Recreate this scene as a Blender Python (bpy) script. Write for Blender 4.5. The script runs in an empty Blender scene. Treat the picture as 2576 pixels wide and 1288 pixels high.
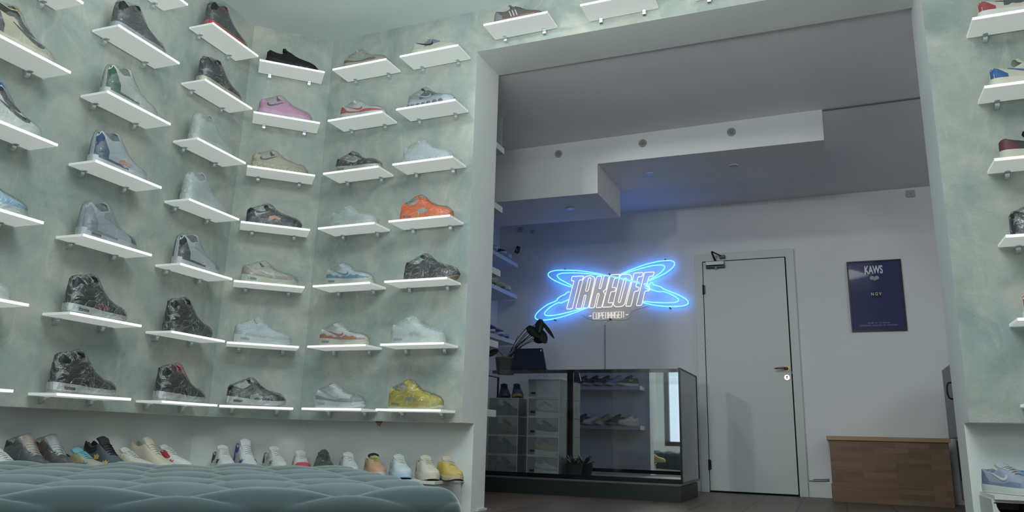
import bpy, bmesh, math, random
from mathutils import Vector, Matrix, noise
random.seed(7)
C = bpy.context.scene.collection
PI = math.pi

# ------------------------------------------------------------------ camera
CAM_LOC = Vector((2.96722546, -3.75616211, 0.40128459))
CAM_FW = Vector((-0.38213729, 0.89355623, 0.23564455))
CAM_R = Vector((0.92166476, 0.38704976, 0.0269548))
CAM_U = Vector((0.06712054, -0.22748571, 0.97146543))
cd = bpy.data.cameras.new('camera'); cam = bpy.data.objects.new('camera', cd); C.objects.link(cam)
cam.matrix_world = Matrix(((CAM_R.x, CAM_U.x, -CAM_FW.x, CAM_LOC.x), (CAM_R.y, CAM_U.y, -CAM_FW.y, CAM_LOC.y),
                           (CAM_R.z, CAM_U.z, -CAM_FW.z, CAM_LOC.z), (0, 0, 0, 1)))
cd.sensor_width = 36.0; cd.lens = 1889.915 / 2576 * 36.0; cd.clip_start = 0.02; cd.clip_end = 60
bpy.context.scene.camera = cam

# ------------------------------------------------------------------ world, lights, exposure
vs = bpy.context.scene.view_settings
vs.view_transform = 'Standard'; vs.look = 'None'; vs.gamma = 1.0; vs.use_curve_mapping = False
vs.exposure = -0.12
w = bpy.data.worlds.new('daylight'); bpy.context.scene.world = w; w.use_nodes = True
bgn = w.node_tree.nodes['Background']; bgn.inputs[0].default_value = (0.55, 0.72, 0.85, 1); bgn.inputs[1].default_value = 0.8

def area(name, loc, size, power, col, aim, shape='RECTANGLE'):
    ld = bpy.data.lights.new(name, 'AREA'); ld.shape = shape; ld.size = size[0]; ld.size_y = size[1]
    ld.energy = power; ld.color = col
    o = bpy.data.objects.new(name, ld); C.objects.link(o); o.location = loc
    o.rotation_euler = (Vector(aim) - Vector(loc)).to_track_quat('-Z', 'Y').to_euler()
    return o
# daylight through the shop window behind the camera, unseen fills added for both rooms
area('window_daylight', (0.85, -5.62, 1.35), (1.5, 2.0), 6, (0.72, 0.90, 1.0), (0.85, 0, 1.35))
area('back_room_side_fill', (5.2, 1.3, 2.15), (1.0, 0.7), 9, (0.90, 0.94, 1.0), (0.5, 2.2, 1.1))  # added fill for the back room, no window stands here
area('shop_upward_fill', (2.0, -2.3, 2.0), (2.0, 1.8), 100, (0.92, 1.0, 0.99), (2.0, -2.3, 3))  # unseen upward fill, added to brighten shop ceiling and walls
area('niche_fill', (2.5, -4.9, 2.2), (0.9, 0.9), 28, (0.92, 1.0, 1.0), (0.1, 0.1, 0.3))  # unseen soft fill, added to brighten the low niche
area('shop_overhead_fill', (2.6, -2.2, 2.95), (1.6, 1.2), 52, (0.93, 1.0, 1.0), (2.4, -2.0, 0))  # unseen overhead fill, added for soft ambient in the shop
s2 = bpy.data.lights.new('low_spot', 'SPOT'); s2.energy = 125; s2.color = (0.97, 1.0, 0.98); s2.spot_size = math.radians(23); s2.spot_blend = 0.2; s2.shadow_soft_size = 0.09
so_ = bpy.data.objects.new('low_spot', s2); C.objects.link(so_); so_.location = (0.40, -4.6, 1.82)
so_.rotation_euler = (Vector((2.25, 3.13, 1.25)) - so_.location).to_track_quat('-Z', 'Y').to_euler()
sl = bpy.data.lights.new('track_spot', 'SPOT'); sl.energy = 45; sl.color = (0.98, 1.0, 0.99); sl.spot_size = math.radians(34); sl.spot_blend = 0.35; sl.shadow_soft_size = 0.07
so_ = bpy.data.objects.new('track_spot', sl); C.objects.link(so_); so_.location = (0.75, -1.8, 2.92)
so_.rotation_euler = (Vector((3.0, 3.13, 1.1)) - so_.location).to_track_quat('-Z', 'Y').to_euler()

# ------------------------------------------------------------------ materials
def lin(c):
    out = []
    for v in c:
        v = v / 255.0
        out.append(v / 12.92 if v <= 0.04045 else ((v + 0.055) / 1.055) ** 2.4)
    return (out[0], out[1], out[2], 1.0)
_m = {}
def M(rgb, rough=0.6, metal=0.0, spec=0.4, coat=0.0, sheen=0.0, nz=0.0, nscale=60.0, name=None):
    key = (tuple(rgb), rough, metal, spec, coat, sheen, nz, nscale)
    if key in _m: return _m[key]
    m = bpy.data.materials.new(name or 'paint_%d_%d_%d' % tuple(int(v) for v in rgb)); m.use_nodes = True
    nt = m.node_tree; b = nt.nodes['Principled BSDF']
    b.inputs['Base Color'].default_value = lin(rgb); b.inputs['Roughness'].default_value = rough
    b.inputs['Metallic'].default_value = metal; b.inputs['Specular IOR Level'].default_value = spec
    b.inputs['Coat Weight'].default_value = coat; b.inputs['Sheen Weight'].default_value = sheen
    if nz:
        tc = nt.nodes.new('ShaderNodeTexCoord'); n = nt.nodes.new('ShaderNodeTexNoise'); n.inputs['Scale'].default_value = nscale
        n.inputs['Detail'].default_value = 5; bp = nt.nodes.new('ShaderNodeBump'); bp.inputs['Strength'].default_value = nz
        bp.inputs['Distance'].default_value = 0.01
        nt.links.new(tc.outputs['Object'], n.inputs['Vector']); nt.links.new(n.outputs['Fac'], bp.inputs['Height'])
        nt.links.new(bp.outputs['Normal'], b.inputs['Normal'])
    _m[key] = m
    return m
def emis(name, col, strength):
    m = bpy.data.materials.new(name); m.use_nodes = True; b = m.node_tree.nodes['Principled BSDF']
    b.inputs['Base Color'].default_value = (0.5, 0.5, 0.5, 1); b.inputs['Roughness'].default_value = 0.35
    b.inputs['Emission Color'].default_value = (*col, 1); b.inputs['Emission Strength'].default_value = strength
    return m
def ramp(nt, stops):
    r = nt.nodes.new('ShaderNodeValToRGB')
    while len(r.color_ramp.elements) < len(stops): r.color_ramp.elements.new(0.5)
    for e, (p, c) in zip(r.color_ramp.elements, stops): e.position = p; e.color = c
    return r
def plaster():
    m = bpy.data.materials.new('troweled_plaster'); m.use_nodes = True; nt = m.node_tree; b = nt.nodes['Principled BSDF']
    tc = nt.nodes.new('ShaderNodeTexCoord')
    def nz(scale, detail, rough, dist, off=0.0, zs=1.0):
        mp = nt.nodes.new('ShaderNodeMapping'); mp.inputs['Location'].default_value = (off, off, off)
        mp.inputs['Scale'].default_value = (1, 1, zs)
        n = nt.nodes.new('ShaderNodeTexNoise'); n.inputs['Scale'].default_value = scale; n.inputs['Detail'].default_value = detail
        n.inputs['Roughness'].default_value = rough; n.inputs['Distortion'].default_value = dist
        nt.links.new(tc.outputs['Object'], mp.inputs['Vector']); nt.links.new(mp.outputs['Vector'], n.inputs['Vector'])
        return n
    a = nz(3.2, 8, 0.66, 0.6); c = nz(4.2, 7, 0.66, 0.4, 13.0, 0.45); d = nz(9, 8, 0.72, 0.9, 5.0, 0.35)
    ra = ramp(nt, [(0.34, lin((142, 154, 149))), (0.5, lin((166, 173, 167))), (0.66, lin((188, 189, 178)))])
    rc = ramp(nt, [(0.52, (0, 0, 0, 1)), (0.72, (1, 1, 1, 1))])
    rd = ramp(nt, [(0.56, (0, 0, 0, 1)), (0.74, (1, 1, 1, 1))])
    nt.links.new(a.outputs['Fac'], ra.inputs[0]); nt.links.new(c.outputs['Fac'], rc.inputs[0]); nt.links.new(d.outputs['Fac'], rd.inputs[0])
    m1 = nt.nodes.new('ShaderNodeMix'); m1.data_type = 'RGBA'; m1.inputs['B'].default_value = lin((136, 162, 168))
    m2 = nt.nodes.new('ShaderNodeMix'); m2.data_type = 'RGBA'; m2.inputs['B'].default_value = lin((214, 212, 194))
    s1 = nt.nodes.new('ShaderNodeMath'); s1.operation = 'MULTIPLY'; s1.inputs[1].default_value = 0.6
    s2 = nt.nodes.new('ShaderNodeMath'); s2.operation = 'MULTIPLY'; s2.inputs[1].default_value = 0.45
    nt.links.new(rc.outputs[0], s1.inputs[0]); nt.links.new(rd.outputs[0], s2.inputs[0])
    nt.links.new(s1.outputs[0], m1.inputs['Factor']); nt.links.new(ra.outputs[0], m1.inputs['A'])
    nt.links.new(s2.outputs[0], m2.inputs['Factor']); nt.links.new(m1.outputs['Result'], m2.inputs['A'])
    nt.links.new(m2.outputs['Result'], b.inputs['Base Color'])
    b.inputs['Roughness'].default_value = 0.55; b.inputs['Specular IOR Level'].default_value = 0.35
    bp = nt.nodes.new('ShaderNodeBump'); bp.inputs['Strength'].default_value = 0.38; bp.inputs['Distance'].default_value = 0.012
    f = nz(8, 9, 0.74, 1.6, 2.0); nt.links.new(f.outputs['Fac'], bp.inputs['Height']); nt.links.new(bp.outputs['Normal'], b.inputs['Normal'])
    return m
def painted(name, rgb, bump=0.08, scale=90):
    m = bpy.data.materials.new(name); m.use_nodes = True; nt = m.node_tree; b = nt.nodes['Principled BSDF']
    tc = nt.nodes.new('ShaderNodeTexCoord'); n = nt.nodes.new('ShaderNodeTexNoise'); n.inputs['Scale'].default_value = 1.3; n.inputs['Detail'].default_value = 4
    r = ramp(nt, [(0.3, lin(tuple(v * 0.96 for v in rgb))), (0.7, lin(rgb))])
    n2 = nt.nodes.new('ShaderNodeTexNoise'); n2.inputs['Scale'].default_value = scale; n2.inputs['Detail'].default_value = 3
    bp = nt.nodes.new('ShaderNodeBump'); bp.inputs['Strength'].default_value = bump; bp.inputs['Distance'].default_value = 0.01
    for q in (n, n2): nt.links.new(tc.outputs['Object'], q.inputs['Vector'])
    nt.links.new(n.outputs['Fac'], r.inputs[0]); nt.links.new(r.outputs[0], b.inputs['Base Color'])
    nt.links.new(n2.outputs['Fac'], bp.inputs['Height']); nt.links.new(bp.outputs['Normal'], b.inputs['Normal'])
    b.inputs['Roughness'].default_value = 0.6
    return m
def glass(name, tint=(1, 1, 1), refl=1.0, haze=0.0):
    m = bpy.data.materials.new(name); m.use_nodes = True; nt = m.node_tree; nt.nodes.clear()
    o = nt.nodes.new('ShaderNodeOutputMaterial'); t = nt.nodes.new('ShaderNodeBsdfTransparent'); t.inputs[0].default_value = (*tint, 1)
    g = nt.nodes.new('ShaderNodeBsdfGlossy'); g.inputs['Roughness'].default_value = 0.04
    fr = nt.nodes.new('ShaderNodeFresnel'); fr.inputs[0].default_value = 1.45
    mu = nt.nodes.new('ShaderNodeMath'); mu.operation = 'MULTIPLY'; mu.inputs[1].default_value = refl
    mx = nt.nodes.new('ShaderNodeMixShader')
    nt.links.new(fr.outputs[0], mu.inputs[0]); nt.links.new(mu.outputs[0], mx.inputs[0])
    nt.links.new(t.outputs[0], mx.inputs[1]); nt.links.new(g.outputs[0], mx.inputs[2])
    last = mx
    if haze:
        df = nt.nodes.new('ShaderNodeBsdfDiffuse'); df.inputs[0].default_value = (0.75, 0.82, 0.82, 1)
        m2 = nt.nodes.new('ShaderNodeMixShader'); m2.inputs[0].default_value = haze
        nt.links.new(mx.outputs[0], m2.inputs[1]); nt.links.new(df.outputs[0], m2.inputs[2]); last = m2
    nt.links.new(last.outputs[0], o.inputs[0])
    return m
def film_mat(haze=0.10, strength=1.0, crease_glint=0.3):
    m = bpy.data.materials.new('shrink_film'); m.use_nodes = True; nt = m.node_tree; nt.nodes.clear()
    o = nt.nodes.new('ShaderNodeOutputMaterial'); t = nt.nodes.new('ShaderNodeBsdfTransparent')
    g = nt.nodes.new('ShaderNodeBsdfGlossy'); g.inputs['Roughness'].default_value = 0.09
    df = nt.nodes.new('ShaderNodeBsdfDiffuse'); df.inputs[0].default_value = (0.78, 0.86, 0.86, 1)
    tc = nt.nodes.new('ShaderNodeTexCoord'); n = nt.nodes.new('ShaderNodeTexNoise'); n.inputs['Scale'].default_value = 15
    n.inputs['Detail'].default_value = 4; n.inputs['Distortion'].default_value = 2.5
    bp = nt.nodes.new('ShaderNodeBump'); bp.inputs['Strength'].default_value = 0.95; bp.inputs['Distance'].default_value = 0.02
    nt.links.new(tc.outputs['Object'], n.inputs['Vector']); nt.links.new(n.outputs['Fac'], bp.inputs['Height'])
    nt.links.new(bp.outputs['Normal'], g.inputs['Normal'])
    lw = nt.nodes.new('ShaderNodeLayerWeight'); lw.inputs[0].default_value = 0.32; nt.links.new(bp.outputs['Normal'], lw.inputs['Normal'])
    mu = nt.nodes.new('ShaderNodeMath'); mu.operation = 'MULTIPLY_ADD'; mu.inputs[1].default_value = 0.75 * strength; mu.inputs[2].default_value = 0.07 * strength
    nt.links.new(lw.outputs['Fresnel'], mu.inputs[0])
    mx = nt.nodes.new('ShaderNodeMixShader'); nt.links.new(mu.outputs[0], mx.inputs[0])
    nt.links.new(t.outputs[0], mx.inputs[1]); nt.links.new(g.outputs[0], mx.inputs[2])
    n2 = nt.nodes.new('ShaderNodeTexNoise'); n2.inputs['Scale'].default_value = 13; n2.inputs['Detail'].default_value = 1.5; n2.inputs['Distortion'].default_value = 1.8
    nt.links.new(tc.outputs['Object'], n2.inputs['Vector'])
    sb = nt.nodes.new('ShaderNodeMath'); sb.operation = 'SUBTRACT'; sb.inputs[1].default_value = 0.5; nt.links.new(n2.outputs['Fac'], sb.inputs[0])
    ab = nt.nodes.new('ShaderNodeMath'); ab.operation = 'ABSOLUTE'; nt.links.new(sb.outputs[0], ab.inputs[0])
    cr = ramp(nt, [(0.0, (crease_glint,) * 3 + (1,)), (0.02, (haze,) * 3 + (1,))]); nt.links.new(ab.outputs[0], cr.inputs[0])  # pale streaks on noise ridges, reflections on the wrinkles put into the colour
    m2 = nt.nodes.new('ShaderNodeMixShader'); nt.links.new(cr.outputs[0], m2.inputs[0])
    nt.links.new(mx.outputs[0], m2.inputs[1]); nt.links.new(df.outputs[0], m2.inputs[2])
    nt.links.new(m2.outputs[0], o.inputs[0])
    return m
def planks(name, c1, c2, bw, rh, rot=(0, 0, 0), mortar=(30, 26, 24), msize=0.004, rough=0.5, swap=None):
    m = bpy.data.materials.new(name); m.use_nodes = True; nt = m.node_tree; b = nt.nodes['Principled BSDF']
    tc = nt.nodes.new('ShaderNodeTexCoord'); mp = nt.nodes.new('ShaderNodeMapping'); mp.inputs['Rotation'].default_value = rot
    br = nt.nodes.new('ShaderNodeTexBrick'); br.inputs['Scale'].default_value = 1.0
    br.inputs['Color1'].default_value = lin(c1); br.inputs['Color2'].default_value = lin(c2); br.inputs['Mortar'].default_value = lin(mortar)
    br.inputs['Mortar Size'].default_value = msize; br.inputs['Brick Width'].default_value = bw; br.inputs['Row Height'].default_value = rh
    br.inputs['Bias'].default_value = 0.0; br.offset_frequency = 2; br.offset = 0.37
    n = nt.nodes.new('ShaderNodeTexNoise'); n.inputs['Scale'].default_value = 9; n.inputs['Detail'].default_value = 7; n.inputs['Distortion'].default_value = 0.6
    mp2 = nt.nodes.new('ShaderNodeMapping'); mp2.inputs['Rotation'].default_value = rot; mp2.inputs['Scale'].default_value = (0.35, 5, 5)
    mx = nt.nodes.new('ShaderNodeMix'); mx.data_type = 'RGBA'; mx.blend_type = 'MULTIPLY'; mx.inputs['Factor'].default_value = 0.55
    rr = ramp(nt, [(0.25, (0.62, 0.6, 0.58, 1)), (0.75, (1.1, 1.08, 1.05, 1))])
    nt.links.new(tc.outputs['Object'], mp.inputs['Vector']); nt.links.new(mp.outputs['Vector'], br.inputs['Vector'])
    nt.links.new(tc.outputs['Object'], mp2.inputs['Vector']); nt.links.new(mp2.outputs['Vector'], n.inputs['Vector'])
    nt.links.new(n.outputs['Fac'], rr.inputs[0]); nt.links.new(br.outputs['Color'], mx.inputs['A']); nt.links.new(rr.outputs[0], mx.inputs['B'])
    nt.links.new(mx.outputs['Result'], b.inputs['Base Color']); b.inputs['Roughness'].default_value = rough
    return m

PLASTER = plaster()
WALLPAINT = painted('white_wall_paint', (226, 230, 228))
BACKPAINT = painted('back_room_paint', (222, 222, 224))
CEILPAINT = painted('ceiling_paint', (214, 224, 223), 0.04)
WHITEPAINT = M((205, 208, 204), 0.4)
SHELFGLOW = emis('glowing_acrylic', (0.84, 0.93, 0.87), 0.38)
EDGEGLOW = emis('glowing_acrylic_edge', (0.92, 1.0, 0.95), 1.0)
CHROME = M((226, 234, 236), 0.32, 1.0)
STEEL = M((150, 155, 160), 0.3, 1.0)
BLACKM = M((22, 24, 25), 0.4)
FILM = film_mat(0.06, 0.7, 0.16)
FILMCLEAR = film_mat(0.02, 1.0, 0.27)
FILMHAZY = film_mat(0.26, 0.8)
CLEAR = glass('clear_glass')
ACRYL = glass('clear_acrylic', (0.95, 0.97, 0.96), 1.4, 0.13)

# ------------------------------------------------------------------ object helpers
def link(o, parent=None):
    C.objects.link(o)
    if parent is not None: o.parent = parent
    return o
def tag(o, label=None, cat=None, group=None, kind=None):
    if label: o['label'] = label
    if cat: o['category'] = cat
    if group: o['group'] = group
    if kind: o['kind'] = kind
    return o
def thing(name, label, cat, loc=(0, 0, 0), rz=0.0, group=None):
    o = bpy.data.objects.new(name, None); o.empty_display_size = 0.05; link(o)
    o.location = loc; o.rotation_euler = (0, 0, rz)
    return tag(o, label, cat, group)
class MB:
    def __init__(s): s.v = []; s.f = []; s.mi = []
    def add(s, vs, fs, mi=0):
        n = len(s.v); s.v += [tuple(v) for v in vs]; s.f += [tuple(i + n for i in f) for f in fs]; s.mi += [mi] * len(fs)
        return s
    def box(s, x0, x1, y0, y1, z0, z1, mi=0):
        return s.add([(x0, y0, z0), (x1, y0, z0), (x1, y1, z0), (x0, y1, z0), (x0, y0, z1), (x1, y0, z1), (x1, y1, z1), (x0, y1, z1)],
                     [(0, 3, 2, 1), (4, 5, 6, 7), (0, 1, 5, 4), (1, 2, 6, 5), (2, 3, 7, 6), (3, 0, 4, 7)], mi)
    def prism(s, poly, z0, z1, mi=0, axis='z'):
        n = len(poly)
        def mk(p, h):
            if axis == 'z': return (p[0], p[1], h)
            if axis == 'y': return (p[0], h, p[1])
            return (h, p[0], p[1])
        vs_ = [mk(p, z0) for p in poly] + [mk(p, z1) for p in poly]
        return s.add(vs_, [tuple(range(n))[::-1], tuple(range(n, 2 * n))] + [(i, (i + 1) % n, n + (i + 1) % n, n + i) for i in range(n)], mi)
    def grid(s, rows, mi=0, closed=False):
        nr = len(rows); nc = len(rows[0]); vs_ = [p for r in rows for p in r]; fs = []
        for i in range(nr - 1):
            for j in range(nc if closed else nc - 1):
                k = (j + 1) % nc
                fs.append((i * nc + j, i * nc + k, (i + 1) * nc + k, (i + 1) * nc + j))
        return s.add(vs_, fs, mi)
    def tube(s, pts, r, seg=8, mi=0, closed=False, caps=True):
        P = [Vector(p) for p in pts]; n = len(P); rings = []
        up = None
        for i in range(n):
            a = P[(i - 1) % n] if (closed or i > 0) else P[i]; b = P[(i + 1) % n] if (closed or i < n - 1) else P[i]
            t = (b - a)
            if t.length < 1e-9: t = Vector((0, 0, 1))
            t.normalize()
            if up is None:
                up = Vector((0, 0, 1)) if abs(t.z) < 0.9 else Vector((1, 0, 0))
            sd = t.cross(up)
            if sd.length < 1e-6: sd = t.cross(Vector((0, 1, 0.01)))
            sd.normalize(); up = sd.cross(t).normalized()
            rr = r[i] if isinstance(r, (list, tuple)) else r
            rings.append([P[i] + (sd * math.cos(2 * PI * k / seg) + up * math.sin(2 * PI * k / seg)) * rr for k in range(seg)])
        if closed: rings.append(rings[0])
        s.grid(rings, mi, True)
        if caps and not closed:
            s.add(rings[0], [tuple(range(seg))], mi); s.add(rings[-1], [tuple(range(seg))[::-1]], mi)
        return s
    def lathe(s, prof, cx=0, cy=0, seg=24, mi=0):
        rings = [[(cx + r * math.cos(2 * PI * k / seg), cy + r * math.sin(2 * PI * k / seg), z) for k in range(seg)] for r, z in prof]
        s.grid(rings, mi, True)
        s.add(rings[0], [tuple(range(seg))[::-1]], mi); s.add(rings[-1], [tuple(range(seg))], mi)
        return s
    def build(s, name, mats, parent=None, smooth=False, bevel=0.0, seg=2, angle=None):
        me = bpy.data.meshes.new(name); me.from_pydata(s.v, [], s.f); me.validate()
        if not isinstance(mats, (list, tuple)): mats = [mats]
        for m in mats: me.materials.append(m)
        if len(mats) > 1 and len(me.polygons) == len(s.mi):
            for p, mi in zip(me.polygons, s.mi): p.material_index = mi
        bm = bmesh.new(); bm.from_mesh(me); bmesh.ops.remove_doubles(bm, verts=bm.verts, dist=1e-6)
        bmesh.ops.recalc_face_normals(bm, faces=bm.faces)
        if bevel: 
            ed = [e for e in bm.edges if len(e.link_faces) == 2 and e.calc_face_angle(0) > 0.6]
            bmesh.ops.bevel(bm, geom=ed, offset=bevel, segments=seg, affect='EDGES', profile=0.6)
        bm.to_mesh(me); bm.free()
        if smooth:
            for p in me.polygons: p.use_smooth = True
            if angle: me.set_sharp_from_angle(angle=angle)
        o = bpy.data.objects.new(name, me); link(o, parent)
        return o
def struct(name, mb, mats, **k): return tag(mb.build(name, mats, **k), kind='structure')
def catmull(pts, n=8, closed=False):
    P = [Vector(p) for p in pts]; m = len(P); out = []
    rng = range(m if closed else m - 1)
    for i in rng:
        p0 = P[(i - 1) % m] if (closed or i > 0) else P[i]; p1 = P[i]; p2 = P[(i + 1) % m]
        p3 = P[(i + 2) % m] if (closed or i < m - 2) else p2
        for k in range(n):
            t = k / n
            out.append(0.5 * ((2 * p1) + (p2 - p0) * t + (2 * p0 - 5 * p1 + 4 * p2 - p3) * t * t + (3 * p1 - p0 - 3 * p2 + p3) * t ** 3))
    if not closed: out.append(P[-1])
    return out
def rounded(poly, r, n=4):
    out = []; m = len(poly)
    for i in range(m):
        p = Vector(poly[i]); a = Vector(poly[i - 1]) - p; b = Vector(poly[(i + 1) % m]) - p
        d = min(r, a.length * 0.45, b.length * 0.45); A = p + a.normalized() * d; B = p + b.normalized() * d
        for k in range(n + 1):
            t = k / n; out.append(A * (1 - t) ** 2 + p * 2 * t * (1 - t) + B * t * t)
    return out
def text(body, parent, mat, name, width, height, loc, depth=0.002, bold=0.012):
    cu = bpy.data.curves.new(name, 'FONT'); cu.body = body; cu.align_x = 'CENTER'; cu.extrude = 0.01; cu.offset = bold
    t = bpy.data.objects.new(name, cu); C.objects.link(t)
    bpy.context.view_layer.update()
    me = bpy.data.meshes.new_from_object(t.evaluated_get(bpy.context.evaluated_depsgraph_get()))
    bpy.data.objects.remove(t)
    xs = [v.co.x for v in me.vertices]; ys = [v.co.y for v in me.vertices]
    for v in me.vertices:
        x = (v.co.x - (min(xs) + max(xs)) / 2) / (max(xs) - min(xs)) * width; y = (v.co.y - min(ys)) / (max(ys) - min(ys)) * height
        v.co = (x, -(depth if v.co.z > 0 else 0), y)
    me.materials.clear(); me.materials.append(mat)
    o = bpy.data.objects.new(name, me); link(o, parent); o.location = loc
    return o
# ------------------------------------------------------------------ structure of the two rooms
ZC = 2.984; ZB = 0.476; T1 = 0.154; T2 = 0.33
be = 0.7662; al = 1.6231; LB = 0.5105
tB = Vector((-math.cos(be), -math.sin(be))); nB = Vector((math.sin(be), -math.cos(be)))
tA = Vector((-math.cos(al), -math.sin(al))); nA = Vector((math.sin(al), -math.cos(al)))
O2 = Vector((0, 0)); oA = tB * LB; eA = oA + tA * 4.9
nC = Vector((0, -1))
def off(d):
    """corner points of the polyline C-B-A moved d outwards (away from the room)"""
    def meet(p, n1, n2):
        s = n1 + n2; return p - s * (d * 2 / s.length_squared) if s.length else p - n1 * d
    return Vector((1.09, d)), meet(O2, nC, nB), meet(oA, nB, nA), eA - nA * d
f0 = off(0); f1 = off(T1); f2 = off(T2)
def wall_seg(a, b, a2, b2, z0, z1): return MB().prism([a, b, b2, a2], z0, z1)
def cladding(name, a, b, a2, b2, z0=ZB, z1=ZC):
    mb = wall_seg(a, b, a2, b2, z0, z1); o = mb.build(name, [PLASTER, WALLPAINT])
    d = (b - a).normalized(); n = Vector((d.y, -d.x, 0))
    for p in o.data.polygons: p.material_index = 0 if abs(p.normal.dot(n)) > 0.9 else 1
    return tag(o, kind='structure')
cladding('wall_back', f0[0], f0[1], f1[0], f1[1])
cladding('wall_corner', f0[1], f0[2], f1[1], f1[2])
cladding('wall_left', f0[2], f0[3], f1[2], f1[3])
struct('wall_back_core', wall_seg(f1[0], f1[1], f2[0], f2[1], 0, ZC), WALLPAINT)
struct('wall_corner_core', wall_seg(f1[1], f1[2], f2[1], f2[2], 0, ZC), WALLPAINT)
struct('wall_left_core', wall_seg(f1[2], f1[3], f2[2], f2[3], 0, ZC), WALLPAINT)
XR = 3.49; ZBR = 0.519
mb = MB().box(XR, 5.3, 0, T1, ZBR, ZC); o = mb.build('wall_back_right', [PLASTER, WALLPAINT])
for p in o.data.polygons: p.material_index = 0 if abs(p.normal.y) > 0.9 else 1
tag(o, kind='structure')
struct('wall_back_right_core', MB().box(XR, 5.3, T1, 0.40, 0, ZC), WALLPAINT)
ZH = 2.69
o = MB().prism([(1.09, ZH + 0.012), (XR, ZH - 0.012), (XR, ZC), (1.09, ZC)], 0, T2, axis='y').build('wall_back_header', [PLASTER, WALLPAINT])
for p in o.data.polygons: p.material_index = 0 if abs(p.normal.y) > 0.9 else 1
tag(o, kind='structure')
struct('ceiling', MB().box(-1.2, 5.4, -5.4, 0.33, ZC, ZC + 0.1), CEILPAINT)
FLOORM = planks('brown_floor_boards', (110, 94, 82), (92, 78, 68), 1.5, 0.30, (0, 0, PI / 2), (52, 42, 36), 0.006, 0.42)
struct('floor', MB().box(-1.2, 5.4, -5.5, 3.3, -0.1, 0), FLOORM)
mb = MB(); mb.box(-1.2, 0.08, -5.5, -5.3, 0, ZC); mb.box(1.62, 5.4, -5.5, -5.3, 0, ZC); mb.box(0.08, 1.62, -5.5, -5.3, 2.36, ZC); mb.box(0.08, 1.62, -5.5, -5.3, 0, 0.34)
struct('wall_front', mb, WALLPAINT)
wf = MB(); wf.box(0.08, 0.16, -5.46, -5.36, 0.34, 2.36); wf.box(1.54, 1.62, -5.46, -5.36, 0.34, 2.36); wf.box(0.16, 1.54, -5.46, -5.36, 0.34, 0.42)
wf.box(0.16, 1.54, -5.46, -5.36, 2.28, 2.36); wf.box(0.50, 0.58, -5.46, -5.36, 0.42, 2.28)
struct('window_1', wf, M((58, 44, 40), 0.5))
struct('window_1_glass', MB().box(0.16, 1.54, -5.415, -5.405, 0.42, 2.28), CLEAR)
struct('wall_right', MB().box(5.3, 5.4, -5.5, 3.3, 0, ZC), WALLPAINT)
YB = 3.13; ZK = 2.56; XL = -0.12
struct('wall_back_room_rear', MB().box(XL - 0.1, 5.3, YB, YB + 0.12, 0, ZK), BACKPAINT)
struct('wall_back_room_left', MB().prism([(T2, 0), (YB, 0), (YB, ZK), (T2, 2.71)], XL - 0.1, XL, axis='x'), BACKPAINT)
ZN = 2.715; ceil_z = lambda y: ZN + (ZK - ZN) * (y - T2) / (YB - T2)
struct('ceiling_back_room', MB().prism([(T2 + 0.002, ZN), (YB + 0.12, ceil_z(YB + 0.12)), (YB + 0.12, ZN + 0.12), (T2 + 0.002, ZN + 0.12)], XL - 0.1, 5.3, axis='x'), BACKPAINT)
struct('trim_ceiling_joint', MB().box(3.03, 5.2, 1.455, 1.470, ceil_z(1.47) - 0.006, ceil_z(1.47) - 0.0005), M((112, 112, 112), 0.8))
# dropped boxing with a step
bk = MB(); bk.add([(XL, 1.45, 2.235), (1.428, 1.45, 2.215), (1.428, 1.45, 2.450), (3.024, 1.45, 2.428), (3.024, 1.45, 2.657), (XL, 1.45, 2.657),
        (XL, 2.12, 2.235), (1.428, 2.12, 2.215), (1.428, 2.12, 2.450), (3.024, 2.12, 2.428), (3.024, 2.12, 2.624), (XL, 2.12, 2.624)],
       [(0, 1, 2, 3, 4, 5), (11, 10, 9, 8, 7, 6)] + [(i, (i + 1) % 6, 6 + (i + 1) % 6, 6 + i) for i in range(6)])
struct('ceiling_bulkhead', bk, BACKPAINT)
for x, z in ((1.107, 2.218), (1.753, 2.4445), (2.39, 2.4355)):
    t = thing('downlight', {1.107: 'round recessed downlight under the low left end of the ceiling boxing', 1.753: 'round recessed downlight under the raised boxing nearest its step',
                            2.39: 'unlit round downlight towards the right end of the raised boxing'}[x], 'ceiling light', (x, 1.775, z), 0, 'recessed downlights')
    MB().lathe([(0.028, -0.001), (0.028, -0.005), (0.037, -0.006), (0.038, 0.0)]).build('ring', M((196, 200, 210), 0.4), t, True, angle=0.6)
    MB().lathe([(0.0005, -0.0045), (0.027, -0.0045), (0.027, -0.0015), (0.0005, -0.0015)]).build('lens', M((150, 165, 215), 0.3), t, True, angle=0.6)
for x, lb in ((1.112, 'flush round cap on the low left part of the ceiling boxing face'), (1.778, 'flush round cap on the boxing face above the lit strip, middle one'), (2.42, 'flush round cap on the boxing face nearest its right end')):
    t = thing('round_cap', lb, 'cover cap', (x, 1.4495, 2.570), 0, 'round caps on the ceiling boxing')
    MB().prism([(0.031 * math.cos(2 * PI * k / 28), 0.031 * math.sin(2 * PI * k / 28)) for k in range(28)], -0.004, 0.0, axis='y').build('disc', M((150, 153, 152), .8), t)
    MB().prism([(0.019 * math.cos(2 * PI * k / 24), 0.019 * math.sin(2 * PI * k / 24)) for k in range(24)], -0.0055, -0.004, axis='y').build('inner_disc', M((128, 131, 130), .8), t)
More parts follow.
